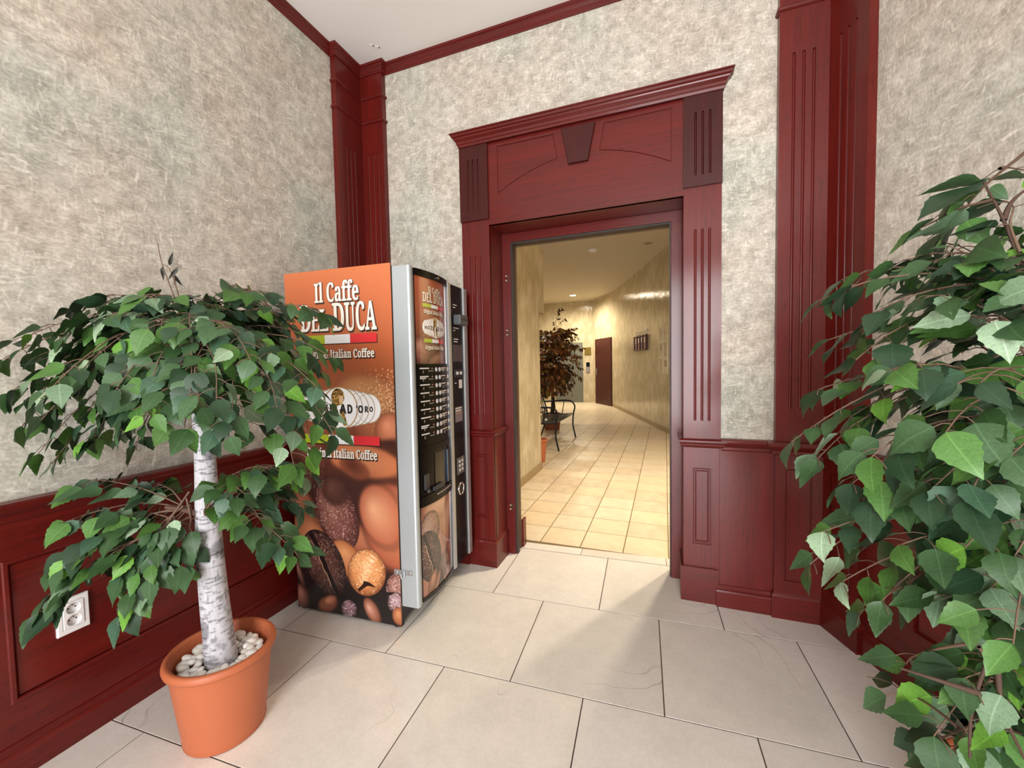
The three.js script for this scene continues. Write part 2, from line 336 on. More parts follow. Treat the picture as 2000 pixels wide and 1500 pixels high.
// ---- skirting
{
  const a = struct('baseboard_left', 'dark red skirting board along the left wall'); wood('skirting', sweep(BASE, [lp0, lpA], 0), a);
  const b = struct('baseboard_back', 'dark red skirting board right of the doorway'); wood('skirting', sweep(BASE, [[0.885, ZB], rpA], 0), b);
  const c = struct('baseboard_back_left', 'dark red skirting board behind the vending machine'); wood('skirting', sweep(BASE, [lpE, [-0.575, ZB]], 0), c);
  const d = struct('baseboard_right', 'dark red skirting board along the angled right wall'); wood('skirting', sweep(BASE, [rpE, rpF], 0), d);
}
// ---- pilasters
function pilaster(label, pos, turn, w, mirror) {
  const t = trim(label, pos, turn), d = PIL, x0 = 0, x1 = w, cx = w / 2, fl = [cx - 0.04, cx, cx + 0.04];
  wood('pilaster_shaft', uvBox(fluted(x0, x1, 0.87, CEIL - 0.05, 0, d, fl.map((x) => [x, 1.06, 2.757, 0.013])), 'v', w * 3), t);
  const g = 0.005, px0 = cx - 0.052, px1 = cx + 0.052;
  wood('pilaster_base', uvBox(merge([bx(x0, x1, 0, 0.87, 0, d - 0.006, 0), extr(rectPts(x0, x1, 0, 0.87), [rectPts(px0 - g, px1 + g, 0.198 - g, 0.758 + g)], d - 0.006, d), extr(rectPts(px0, px1, 0.198, 0.758), [], d - 0.006, d, 0.003)]), 'v', 0.2), t);
  return t;
}
pilaster('fluted dark red pilaster at the corner end of the left wall', [XL, 0, -0.012], 90 * R2, 0.228);
pilaster('fluted dark red pilaster left of the doorway in the corner', [XL + PIL, 0, ZB], 0, -1.14 - XL - PIL);
pilaster('fluted dark red pilaster right of the doorway', [1.147, 0, ZB], 0, 0.2);
{ const o = alongR(0, -PIL); pilaster('fluted dark red pilaster at the start of the angled right wall', [o[0], 0, o[1]], RTURN, 0.203); }
{
  for (const [y, lab] of [[2.955, 'lower'], [3.115, 'upper']]) {
    const a = trim(`thin ${lab} band moulding round the left corner pilasters`); wood('band_moulding', sweep(BAND, [lpA, lpB, lpC, lpD, lpE], y), a);
    const b = trim(`thin ${lab} band moulding round the right corner pilasters`); wood('band_moulding', sweep(BAND, [rpA, rpB, rpC, rpD, rpE], y), b);
  }
  const a = trim('dark red plinth of the left corner pilasters'); wood('plinth', sweep(PILBASE, [lpA, lpB, lpC, lpD, lpE], 0), a);
  const b = trim('dark red plinth of the right corner pilasters'); wood('plinth', sweep(PILBASE, [rpA, rpB, rpC, rpD, rpE], 0), b);
}
// ---- the door surround
{
  const t = trim('dark red classical door surround with fluted casings, keystone and cornice');
  const ZC = -0.27, CAS = [[-0.583, -0.395], [0.725, 0.906]];
  CAS.forEach(([a, b], i) => {
    const c = (a + b) / 2, fx = [c - 0.034, c, c + 0.034];
    wood('casing', uvBox(fluted(a, b, 0.88, 2.215, ZB - 0.01, ZC, fx.map((x) => [x, 0.985, 1.998, 0.013])), 'v', i * 0.4), t);
    const g = 0.006, x0 = c - 0.042, x1 = c + 0.042;
    wood('casing_base', uvBox(merge([bx(a, b, 0.1, 0.88, ZB - 0.01, ZC - 0.006, 0), extr(rectPts(a, b, 0.1, 0.88), [rectPts(x0 - g, x1 + g, 0.322 - g, 0.73 + g)], ZC - 0.006, ZC), extr(rectPts(x0, x1, 0.322, 0.73), [rectPts(x0 + 0.011, x1 - 0.011, 0.333, 0.719)], ZC - 0.006, ZC, 0.003), extr(rectPts(x0 + 0.013, x1 - 0.013, 0.335, 0.717), [], ZC - 0.006, ZC - 0.001, 0.003)]), 'v', 0.1 + i * 0.3), t);
    wood('corner_block', uvBox(fluted(a - 0.002, b + 0.002, 2.214, 2.7, ZB - 0.01, ZC + 0.013, fx.map((x) => [x, 2.267, 2.587, 0.012])), 'v', 0.5 + i * 0.2), t, M.woodBlock);
  });
  // plinths and chair rails of the casings turn into the doorway
  wood('casing_plinth', sweep([[0, 0], [0.013, 0], [0.013, 0.155], [0.009, 0.168], [0.003, 0.174], [0, 0.178]], [[-0.583, ZB], [-0.583, ZC], [-0.395, ZC], [-0.395, -0.479]], 0), t);
  wood('casing_plinth', sweep([[0, 0], [0.014, 0], [0.014, 0.19], [0, 0.19]], [[0.725, -0.479], [0.725, ZC], [0.894, ZC]], 0), t);
  const CR = [[0, 0.842], [0.01, 0.845], [0.016, 0.855], [0.018, 0.866], [0.026, 0.874], [0.026, 0.884], [0.012, 0.891], [0, 0.891]];
  wood('casing_rail', sweep(CR, [[-0.583, ZB], [-0.583, ZC], [-0.395, ZC], [-0.395, -0.479]], 0), t);
  wood('casing_rail', sweep(CR, [[0.725, -0.479], [0.725, ZC], [0.906, ZC], [0.906, ZB]], 0), t);
  // lintel with two sunk-line panels
  const arc = (a, b, m) => { const o = []; for (let i = 1; i < 14; i++) { const s = i / 14, q = 2 * (m[1] - (a[1] + b[1]) / 2) * 2 * s * (1 - s); o.push([mix(a[0], b[0], s), mix(a[1], b[1], s) + q]); } return o; };
  const left = [[-0.332, 2.358], ...arc([-0.332, 2.358], [0.053, 2.497], [-0.13, 2.447]), [0.053, 2.497], [0.026, 2.644], [-0.332, 2.644]];
  const right = left.map(([x, y]) => [0.338 - x, y]).reverse();
  const inset = (pts, d) => { const cx = pts.reduce((s, p) => s + p[0], 0) / pts.length, n = pts.length; return pts.map((p, i) => { const a = pts[(i + n - 1) % n], b = pts[(i + 1) % n]; const e1 = [p[0] - a[0], p[1] - a[1]], e2 = [b[0] - p[0], b[1] - p[1]], l1 = Math.hypot(...e1), l2 = Math.hypot(...e2); const n1 = [-e1[1] / l1, e1[0] / l1], n2 = [-e2[1] / l2, e2[0] / l2], m = [n1[0] + n2[0], n1[1] + n2[1]], k = (2 * d) / (m[0] * m[0] + m[1] * m[1]); return [p[0] + m[0] * k, p[1] + m[1] * k]; }); };
  const ZL = ZC - 0.002, y0 = 2.18, y1 = 2.7;
  wood('lintel', uvBox(merge([bx(-0.4, 0.73, y0, y1, ZB - 0.02, ZL - 0.005, 0), extr(rectPts(-0.4, 0.73, y0, y1), [left, right], ZL - 0.005, ZL), extr(inset(left, 0.006), [], ZL - 0.005, ZL, 0.002), extr(inset(right, 0.006), [], ZL - 0.005, ZL, 0.002)]), 'h', 0.15), t);
  wood('keystone', uvBox(extr([[0.112, 2.452], [0.226, 2.452], [0.268, 2.655], [0.072, 2.655]], [], ZL - 0.004, ZL + 0.016, 0.003), 'v', 0.3), t, M.woodBlock);
  wood('cornice', sweep([[0, 2.672], [0.008, 2.672], [0.011, 2.684], [0.016, 2.69], [0.018, 2.702], [0.030, 2.716], [0.032, 2.722], [0.041, 2.728], [0.043, 2.738], [0.05, 2.742], [0.05, 2.748], [0, 2.75]], [[-0.578, ZB], [-0.578, ZC + 0.012], [0.905, ZC + 0.012], [0.905, ZB]], 0), t);
  // linings of the deep reveal
  wood('jamb_lining', uvBox(bx(-0.416, -0.395, 0, 2.2, -0.5, ZB, 0.0008), 'v', 0.7), t);
  wood('jamb_lining', uvBox(bx(0.725, 0.746, 0, 2.2, -0.5, ZB, 0.0008), 'v', 0.9), t);
  wood('head_lining', uvBox(bx(-0.395, 0.725, 2.18, 2.2, -0.5, ZB, 0.0008), 'h', 0.2), t);
}
// ---- the inner door frame (the leaf has been taken out; hinge pins left)
{
  const d = struct('door_1', 'empty dark red door frame set deep in the doorway');
  wood('frame_post', uvBox(bx(-0.395, -0.334, 0, 2.125, -0.57, -0.48, 0.002), 'v', 0.35), d);
  wood('frame_post', uvBox(bx(0.665, 0.725, 0, 2.125, -0.57, -0.48, 0.002), 'v', 0.55), d);
  wood('frame_head', uvBox(bx(-0.395, 0.725, 2.122, 2.18, -0.57, -0.479, 0.002), 'h', 0.45), d);
  for (const y of [1.898, 1.868, 1.537, 1.507, 0.345, 0.318]) {
    const g = merge([new THREE.CylinderGeometry(0.006, 0.006, 0.016, 12).rotateX(Math.PI / 2).translate(0, 0, 0.006), new THREE.SphereGeometry(0.0062, 12, 8).translate(0, 0, 0.014)]);
    const h = mesh('hinge_pin', g, M.brass, d); h.position.set(-0.362, y, -0.48);
    const k = mesh('hinge_hole', lathe([[0, 0.001], [0.0105, 0.001], [0.0115, 0], [0, 0]], 18).rotateX(Math.PI / 2), M.seal, d); k.position.set(-0.359, y, -0.48);
  }
  const sealPts = [[-0.334, 0], [-0.334, 2.122], [0.665, 2.122], [0.665, 0], [0.657, 0], [0.657, 2.112], [-0.324, 2.112], [-0.324, 0]];
  mesh('rubber_seal', extr(sealPts, [], -0.53, -0.49), M.seal, d);
  const back = [[-0.345, 0], [-0.345, 2.13], [0.677, 2.13], [0.677, 0], [0.668, 0], [0.668, 2.118], [-0.333, 2.118], [-0.333, 0]];
  mesh('rear_lining', extr(back, [], -0.601, -0.571), std({ color: 0x5a4a3c, roughness: 0.6 }), d);
  wood('rear_plinth', bx(-0.333, -0.318, 0, 0.2, -0.66, -0.6, 0.002), d);
}
// ================================================================ THE CORRIDOR
const HC = 3.4, K1 = [-0.836, -10.465], K2 = [0.695, -5.833], K3 = [2.45, -0.55], K0 = [-1.625, -11.7];
{
  const tiles = [];
  const f = struct('floor_hall', 'square beige ceramic floor tiles of the corridor');
  mesh('joint_bed', bx(-4.2, 2.6, -0.08, -0.0015, -12.1, -0.7, 0), M.hallGrout, f);
  const S = 0.295, SZ = 0.2925, tile = uvFloor(bx(-S / 2 + 0.0035, S / 2 - 0.0035, -0.01, 0, -SZ / 2 + 0.0035, SZ / 2 - 0.0035, 0.001)), far = [], r = rng(9);
  const xRight = (z) => (z > K2[1] ? mix(K3[0], K2[0], (K3[1] - z) / (K3[1] - K2[1])) : z > K1[1] ? mix(K2[0], K1[0], (K2[1] - z) / (K2[1] - K1[1])) : mix(K1[0], K0[0], (K1[1] - z) / (K1[1] - K0[1])));
  for (let j = 0; j < 38; j++) for (let i = -12; i < 7; i++) {
    const x = 0.357 + (i - 0.5) * S, z = -0.725 - (j + 0.5) * SZ;
    if (x > xRight(z) + 0.2 || (z > -2.9 && x < -1.0) || z < -11.8 || x < -3.6) continue;
    const m = M.hallTiles[Math.floor(r() * 3)];
    if (z > -6.6) { const t = mesh('floor_tile', tile, m, f); t.position.set(x, 0, z); } else far.push(tile.clone().translate(x, 0, z));
  }
  const st = mesh('distant_floor_tiles', merge(far), M.hallTiles[0], f); st.userData.kind = 'stuff';
  const c = struct('ceiling_hall', 'cream plaster ceiling of the corridor');
  mesh('ceiling_slab', bx(-4.3, 2.8, HC, HC + 0.15, -12.2, -0.5, 0), M.hallCeiling, c);
}
function wallSeg(name, label, a, b, h = 3.45, th = 0.15) {            // a wall from a to b in plan, its room face on the left of a->b seen from above
  const dx = b[0] - a[0], dz = b[1] - a[1], L = Math.hypot(dx, dz), w = struct(name, label, [a[0], 0, a[1]], Math.atan2(-dz, dx));
  mesh('plaster', uvBox(bx(0, L, 0, h, -th, 0, 0)), M.stucco, w);
  return [w, L];
}
const skirtMat = std({ color: 0x9a8460, roughness: 0.4 });
const KM = [-0.02, -8.05];                                             // the long wall bows slightly
for (const [a, b, n, l] of [[K1, KM, 'wall_hall_right', 'far stretch of the polished yellow stucco wall on the right of the corridor'], [KM, K2, 'wall_hall_right', 'middle stretch of the polished yellow stucco wall on the right of the corridor'], [K2, K3, 'wall_hall_right', 'near stretch of the polished yellow stucco wall on the right of the corridor']]) {
  const [w, L] = wallSeg(n, l, a, b); mesh('skirting', bx(0, L, 0, 0.085, 0, 0.012, 0.001), skirtMat, w);
}
wallSeg('wall_hall_back', 'pale end wall of the corridor with the lift', [-4.1, -11.7], K0);
wallSeg('wall_hall_end', 'angled end wall of the corridor with the dark door', K0, K1);
{ // left: partition beside the doorway, then an open bay
  const w = struct('wall_hall_left', 'free-standing stucco partition left of the corridor');
  mesh('plaster', uvBox(bx(-1.12, -0.815, 0, 2.76, -2.757, -0.6, 0.002)), M.stucco, w);
  mesh('return_panel', uvBox(bx(-1.12, -0.822, 1.95, 2.76, -3.0, -2.757, 0.002)), M.stucco, w);
  mesh('skirting', bx(-0.815, -0.803, 0, 0.085, -2.757, -0.6, 0.001), skirtMat, w);
  wallSeg("wall_hall_far_left", "left end wall of the corridor bay", [-3.6, -0.6], [-3.6, -11.8]);
}

// ================================================================ THE COFFEE MACHINE
// the picture printed on its side: orange ground, lettering, a stripe in three colours, coffee beans
function fitText(x, text, x0, x1, top, base, font, fill, outline, shadow = 6) {
  x.save(); x.font = font; x.textBaseline = 'alphabetic';
  const m = x.measureText(text), H = x.measureText('D').actualBoundingBoxAscent;
  x.translate(x0, base); x.scale((x1 - x0) / (m.actualBoundingBoxRight + m.actualBoundingBoxLeft), (base - top) / H); x.translate(m.actualBoundingBoxLeft, 0);
  x.lineJoin = 'round';
  if (outline) { x.save(); x.shadowColor = 'rgba(20,8,4,0.95)'; x.shadowBlur = 3; x.shadowOffsetX = shadow; x.shadowOffsetY = shadow; x.strokeStyle = outline; x.lineWidth = 9; x.strokeText(text, 0, 0); x.restore(); }
  x.fillStyle = fill; x.fillText(text, 0, 0); x.lineWidth = 3.5; x.strokeStyle = fill; x.strokeText(text, 0, 0);
  x.restore();
}
function blob(x, cx, cy, rx, ry, rot, stops, blur = 0) {
  x.save(); x.translate(cx, cy); x.rotate(rot); if (blur) x.filter = `blur(${blur}px)`;
  x.scale(rx, ry); const g = x.createRadialGradient(-0.25, -0.3, 0.05, 0, 0, 1); stops.forEach(([t, c]) => g.addColorStop(t, c)); x.fillStyle = g;
  x.beginPath(); x.arc(0, 0, 1, 0, 7); x.fill(); x.restore(); x.filter = 'none';
}
function roughBean(x, cx, cy, rx, ry, rot, r, base, lights, darks, crease, n = 900) {
  blob(x, cx, cy, rx * 1.04, ry * 1.04, rot, [[0, base[0]], [0.7, base[1]], [1, base[2]]], 2);
  x.save(); x.translate(cx, cy); x.rotate(rot); x.beginPath(); x.ellipse(0, 0, rx, ry, 0, 0, 7); x.clip();
  for (let i = 0; i < n; i++) {
    const a = r() * 6.283, q = Math.sqrt(r()), px = Math.cos(a) * q * rx, py = Math.sin(a) * q * ry, l = 3 + r() * 13, th = Math.atan2(py, px) + (r() - 0.5) * 2.2;
    const up = r() < 0.55 + 0.25 * (-px / rx * 0.5 - py / ry * 0.5), col = up ? lights[Math.floor(r() * lights.length)] : darks[Math.floor(r() * darks.length)];
    x.globalAlpha = 0.25 + 0.6 * r() * (1 - q * 0.4); x.strokeStyle = col; x.lineWidth = 1 + r() * 4; x.beginPath(); x.moveTo(px, py); x.quadraticCurveTo(px + Math.cos(th) * l * 0.6 + (r() - 0.5) * 6, py + Math.sin(th) * l * 0.6, px + Math.cos(th + 0.6) * l, py + Math.sin(th + 0.6) * l); x.stroke();
  }
  x.globalAlpha = 1;
  if (crease) { x.strokeStyle = crease[0]; x.lineCap = 'round'; x.lineWidth = rx * 0.22; x.beginPath(); x.moveTo(-rx * 0.05, -ry); x.bezierCurveTo(rx * 0.15, -ry * 0.4, -rx * 0.12, ry * 0.3, rx * 0.05, ry); x.stroke(); x.strokeStyle = crease[1]; x.lineWidth = rx * 0.035; x.beginPath(); x.moveTo(-rx * 0.2, -ry * 0.6); for (let i = 1; i < 14; i++) x.lineTo(-rx * 0.12 + (r() - 0.5) * rx * 0.1, -ry * 0.6 + i / 14 * ry * 1.4); x.stroke(); }
  x.restore();
}
function tricolor(x, x0, x1, y0, y1) {
  x.fillStyle = 'rgba(20,8,4,0.7)'; x.fillRect(x0 + 6, y0 + 6, x1 - x0, y1 - y0);
  ['#a9bd24', '#eef0f4', '#dc2f36'].forEach((c, i) => { x.fillStyle = c; x.fillRect(mix(x0, x1, i / 3), y0, (x1 - x0) / 3 + 0.5, y1 - y0); });
}
function logo(x, cx, cy, s, r) {                                        // a row of overlapping white medallions with a standing figure in the middle
  const px = (u) => cx + u * s;
  for (const side of [-1, 1]) for (let k = 4; k >= 1; k--) {
    const rad = (0.53 - k * 0.042) * s; x.beginPath(); x.ellipse(px(side * k * 0.2175), cy, rad * 0.98, rad, 0, 0, 7); x.fillStyle = '#f0eff0'; x.fill(); x.lineWidth = 0.022 * s; x.strokeStyle = '#b39b78'; x.stroke();
  }
  for (const side of [-1, 1]) for (let k = 1; k <= 4; k++) { const rad = (0.53 - k * 0.042) * s; x.beginPath(); x.ellipse(px(side * k * 0.2175), cy, rad * 0.98, rad, 0, 0, 7); x.lineWidth = 0.012 * s; x.strokeStyle = 'rgba(160,150,140,0.8)'; x.stroke(); }
  x.beginPath(); x.arc(px(0), cy, 0.53 * s, 0, 7); x.fillStyle = '#f3f3f5'; x.fill(); x.lineWidth = 0.03 * s; x.strokeStyle = '#a98653'; x.stroke();
  // figure: patterned hair and gown
  x.save(); x.beginPath(); x.ellipse(px(-0.05), cy - 0.28 * s, 0.2 * s, 0.22 * s, 0.2, 0, 7); x.ellipse(px(-0.17), cy - 0.02 * s, 0.09 * s, 0.28 * s, 0.1, 0, 7);
  x.moveTo(px(-0.02), cy + 0.05 * s); x.lineTo(px(0.1), cy + 0.46 * s); x.lineTo(px(0.22), cy + 0.44 * s); x.lineTo(px(0.1), cy); x.closePath();
  x.moveTo(px(-0.16), cy + 0.1 * s); x.lineTo(px(-0.2), cy + 0.44 * s); x.lineTo(px(-0.1), cy + 0.45 * s); x.lineTo(px(-0.08), cy + 0.1 * s); x.closePath(); x.clip();
  x.fillStyle = '#7a5a2a'; x.fillRect(px(-0.6), cy - 0.6 * s, 1.2 * s, 1.2 * s);
  for (let i = 0; i < 420; i++) { x.fillStyle = ['#3a240f', '#c99a3e', '#e2bd5c', '#1d1008', '#8a6a35'][Math.floor(r() * 5)]; x.beginPath(); x.arc(px(-0.4 + 0.8 * r()), cy + (r() * 1.1 - 0.55) * s, (0.012 + 0.022 * r()) * s, 0, 7); x.fill(); }
  x.restore();
  x.fillStyle = '#d9b48f'; x.beginPath(); x.ellipse(px(0.06), cy - 0.22 * s, 0.065 * s, 0.1 * s, 0.1, 0, 7); x.fill();
  const put = (t, u, w, h) => { x.save(); x.font = 'bold 100px sans-serif'; const m = x.measureText(t); x.translate(px(u), cy + h * s * 0.5 + 0.02 * s); x.scale((w * s) / m.width, (h * s) / 73); x.fillStyle = '#141214'; x.fillText(t, 0, 0); x.lineWidth = 5; x.strokeStyle = '#141214'; x.strokeText(t, 0, 0); x.restore(); };
  [['A', 0.0, 0.19, 0.235], ['D', 0.215, 0.18, 0.225], ["'O", 0.49, 0.22, 0.185], ['R', 0.74, 0.12, 0.15], ['O', 0.885, 0.115, 0.125], ['L', -0.33, 0.12, 0.235], ['E', -0.49, 0.13, 0.215], ['C', -0.66, 0.14, 0.19], ['S', -0.79, 0.11, 0.165], ['I', -0.86, 0.05, 0.15], ['M', -1.04, 0.16, 0.135]].forEach((a) => put(...a));
}
const sidePrint = canvasTex(740, 2048, (x, W, H) => {
  const r = rng(77), X = (u) => u * W, Y = (y) => ((1.804 - y) / 1.792) * H;
  let g = x.createLinearGradient(0, 0, 0, H);
  [[0, '#cc7246'], [0.1, '#c4683e'], [0.2, '#b66038'], [0.29, '#9c5230'], [0.38, '#98502f'], [0.45, '#8f4a2e'], [0.52, '#6b3523'], [0.6, '#43221a'], [1, '#170c0c']].forEach(([t, c]) => g.addColorStop(t, c));
  x.fillStyle = g; x.fillRect(0, 0, W, H);
  // soft out-of-focus shapes in the middle
  const soft = (u, y, ru, ry, rot, a, b, bl) => blob(x, X(u), Y(y), ru * W, (ry / 1.792) * H, rot, [[0, a], [0.75, b], [1, 'rgba(40,16,10,0)']], bl);
  soft(0.9, 1.0, 0.35, 0.17, 0.5, '#b5704a', '#8d4c30', 14);
  soft(0.75, 1.16, 0.33, 0.12, 0.1, '#c08a5a', '#a96a42', 18);
  for (let i = 0; i < 2600; i++) { const u = 0.52 + 0.48 * Math.sqrt(r()), y = 1.3 - 0.42 * r(), k = Math.exp(-(((u - 0.93) / 0.2) ** 2) - (((y - 1.13) / 0.1) ** 2)); if (r() > k) continue; x.globalAlpha = 0.5; x.fillStyle = ['#e9c08a', '#d9a36b', '#7d4a2a', '#f2d6a8'][Math.floor(r() * 4)]; x.beginPath(); x.arc(X(u), Y(y), 1 + r() * 4.5, 0, 7); x.fill(); } x.globalAlpha = 1;
  soft(0.95, 0.99, 0.14, 0.1, 0.2, '#d88e6a', '#a45b3d', 5);
  soft(0.86, 0.87, 0.34, 0.075, -0.25, '#5b2a1b', '#33170f', 10);
  soft(0.72, 0.83, 0.42, 0.10, 0.12, '#dd9468', '#b96b44', 7);
  soft(0.62, 0.79, 0.16, 0.06, 0.4, '#5a2a1a', '#8a4a30', 9);
  soft(0.22, 0.86, 0.2, 0.1, 0.3, '#8a5140', '#5e3226', 8);
  soft(0.08, 0.72, 0.2, 0.1, 0.6, '#6b3a2c', '#3d1f18', 6);
  for (let i = 0; i < 240; i++) { x.globalAlpha = 0.5; x.strokeStyle = ['#b07a62', '#2a120d', '#d8a68c'][Math.floor(r() * 3)]; x.lineWidth = 1 + r() * 3; const u = 0.02 + 0.3 * r(), y = 0.66 + 0.16 * r(); x.beginPath(); x.moveTo(X(u), Y(y)); x.lineTo(X(u) + 14 * (r() - 0.3), Y(y) + 16 * r()); x.stroke(); } x.globalAlpha = 1;
  soft(0.05, 0.52, 0.2, 0.16, 0.2, '#c4805c', '#8b4c34', 7);
  soft(0.3, 0.38, 0.5, 0.16, 0.15, '#c98257', '#96573a', 12);
  soft(0.62, 0.42, 0.5, 0.1, 0.4, '#c27c58', '#8b4a33', 12);
  // the large smooth bean on the right, the rough pale bean, then the sharp ones in front
  soft(0.99, 0.5, 0.33, 0.27, -0.35, '#dd946b', '#a7583c', 5);
  soft(0.86, 0.56, 0.22, 0.19, -0.42, '#e9a97f', '#b9694a', 6);
  roughBean(x, X(0.43), Y(0.55), 0.19 * W, (0.19 / 1.792) * H, -0.35, r, ['#8a5b4e', '#6a3d35', '#371a17'], ['#d7a99a', '#c08d7d', '#f0d6cc'], ['#4b2622', '#6f4439'], null, 1300);
  soft(0.43, 0.67, 0.15, 0.09, -0.3, '#5e3a30', '#43241d', 8);
  soft(0.5, 0.31, 0.2, 0.1, 0.7, '#d08e5e', '#a86439', 5);
  g = x.createLinearGradient(0, Y(0.22), 0, Y(0.12)); g.addColorStop(0, 'rgba(16,10,11,0)'); g.addColorStop(1, 'rgba(14,9,10,1)'); x.fillStyle = g; x.fillRect(0, Y(0.22), W, H);
  roughBean(x, X(0.285), Y(0.275), 0.185 * W, (0.18 / 1.792) * H, -0.47, r, ['#6a4438', '#4a2b24', '#160b0a'], ['#c9a193', '#a87a6b', '#8d6054', '#e6c9bd'], ['#2a1512', '#3c201b', '#150a09'], ['#0b0506', '#cda27a'], 1500);
  roughBean(x, X(0.695), Y(0.262), 0.165 * W, (0.125 / 1.792) * H, 0.5, r, ['#eeb277', '#d78d53', '#7a4326'], ['#ffd9a8', '#f3bb82', '#ffe8c6'], ['#b5693a', '#c77f4a'], null, 800);
  x.save(); x.translate(X(0.695), Y(0.262)); x.rotate(0.5); x.strokeStyle = '#fbe3b8'; x.lineWidth = 3; for (let i = 0; i < 90; i++) { const yy = -110 + 190 * r(); x.globalAlpha = 0.7; x.beginPath(); x.moveTo(-4 + (r() - 0.5) * 10, yy); x.lineTo((r() - 0.5) * 70, yy - 12 * r()); x.stroke(); } x.globalAlpha = 1; x.fillStyle = '#2a1209'; x.beginPath(); x.moveTo(-6, 128); x.quadraticCurveTo(20, 70, 4, 62); x.quadraticCurveTo(44, 30, 92, 46); x.quadraticCurveTo(40, 62, 36, 80); x.quadraticCurveTo(20, 110, 10, 136); x.fill(); x.restore();
  roughBean(x, X(0.98), Y(0.2), 0.11 * W, (0.085 / 1.792) * H, 0.2, r, ['#b98a7d', '#7b4d43', '#1a0d0c'], ['#f0d5cc', '#d0a698', '#ffffff'], ['#1a0c0b', '#2d1614'], null, 380);
  x.strokeStyle = '#0d0606'; x.lineWidth = 16; x.beginPath(); x.moveTo(X(0.87), Y(0.165)); x.quadraticCurveTo(X(0.93), Y(0.18), X(1), Y(0.172)); x.stroke();
  roughBean(x, X(0.97), Y(0.125), 0.09 * W, (0.055 / 1.792) * H, 0.1, r, ['#c9aab0', '#8a6468', '#1a0d0c'], ['#ffffff', '#e8d0d2', '#d7b3b3'], ['#1a0c0b', '#3d2222'], null, 300);
  soft(0.985, 0.06, 0.075, 0.055, 0.1, '#d58d60', '#9a5737', 2);
  soft(0.31, 0.055, 0.13, 0.05, -0.5, '#c78768', '#6b3826', 2);
  soft(0.33, 0.075, 0.09, 0.03, -0.5, '#cf9474', '#8d5038', 3);
  soft(0.74, 0.062, 0.075, 0.085, -0.55, '#d39a80', '#7c4531', 2);
  roughBean(x, X(0.515), Y(0.05), 0.07 * W, (0.05 / 1.792) * H, 0.5, r, ['#9a7078', '#65434a', '#1a0d0c'], ['#e6ced2', '#c4a3a8', '#ffffff'], ['#3d2228', '#52343a'], null, 330);
  soft(0.05, 0.07, 0.08, 0.085, -0.05, '#b3796a', '#5c3229', 2);
  soft(0.03, 0.2, 0.035, 0.11, -0.35, '#b08274', '#4a2a22', 2);
  // lettering
  fitText(x, 'Il Caffe', X(0.296), X(0.712), Y(1.737), Y(1.642), 'bold 200px serif', '#f6f1e6', '#2a130a', 7);
  fitText(x, 'D', X(0.146), X(0.25), Y(1.633), Y(1.497), 'bold 200px serif', '#f6f1e6', '#2a130a', 7);
  fitText(x, 'EL', X(0.252), X(0.42), Y(1.606), Y(1.497), 'bold 200px serif', '#f6f1e6', '#2a130a', 7);
  fitText(x, 'D', X(0.463), X(0.572), Y(1.633), Y(1.495), 'bold 200px serif', '#f6f1e6', '#2a130a', 7);
  fitText(x, 'UCA', X(0.578), X(0.865), Y(1.632), Y(1.493), 'bold 200px serif', '#f6f1e6', '#2a130a', 7);
  tricolor(x, X(0.14), X(0.862), Y(1.4745), Y(1.43));
  fitText(x, 'Original Italian Coffee', X(0.163), X(0.835), Y(1.398), Y(1.357), 'bold 120px serif', '#f6f1e6', '#2a130a', 6);
  logo(x, X(0.5), Y(1.102), 229, r);
  tricolor(x, X(0.145), X(0.857), Y(0.962), Y(0.916));
  fitText(x, 'Original Italian Coffee', X(0.157), X(0.828), Y(0.89), Y(0.844), 'bold 120px serif', '#f6f1e6', '#2a130a', 6);
});
const posterPrint = canvasTex(512, 640, (x, W, H) => {
  const r = rng(78), g = x.createLinearGradient(0, 0, 0, H); [[0, '#a9583a'], [0.45, '#9a5238'], [0.7, '#7a4532'], [1, '#54342a']].forEach(([t, c]) => g.addColorStop(t, c)); x.fillStyle = g; x.fillRect(0, 0, W, H);
  blob(x, 60, 540, 130, 110, 0.3, [[0, '#b98570'], [0.7, '#7b4c3e'], [1, 'rgba(80,40,30,0)']], 6); blob(x, 330, 600, 220, 70, -0.2, [[0, '#a57a66'], [0.7, '#6b4236'], [1, 'rgba(60,30,24,0)']], 6); blob(x, 470, 520, 90, 140, 0.3, [[0, '#8a6252'], [0.7, '#583528'], [1, 'rgba(60,30,24,0)']], 6);
  for (let i = 0; i < 500; i++) { x.globalAlpha = 0.35; x.fillStyle = ['#d9b095', '#4b2a20'][i & 1]; x.beginPath(); x.arc(40 + r() * 120, 400 + r() * 200, 1 + 3 * r(), 0, 7); x.fill(); } x.globalAlpha = 1;
  fitText(x, 'Il Caffe', 160, 350, 58, 102, 'bold 200px serif', '#efe6d4', '#3a1a10', 5); fitText(x, 'DEL DUCA', 85, 420, 108, 176, 'bold 200px serif', '#efe6d4', '#3a1a10', 5);
  tricolor(x, 85, 420, 190, 216); fitText(x, 'Original Italian Coffee', 98, 405, 234, 262, 'bold 120px serif', '#efe6d4', '#3a1a10', 5);
  logo(x, 258, 365, 150, r); tricolor(x, 92, 412, 452, 480); fitText(x, 'Original Italian Coffee', 105, 410, 500, 530, 'bold 120px serif', '#efe6d4', '#3a1a10', 5);
});
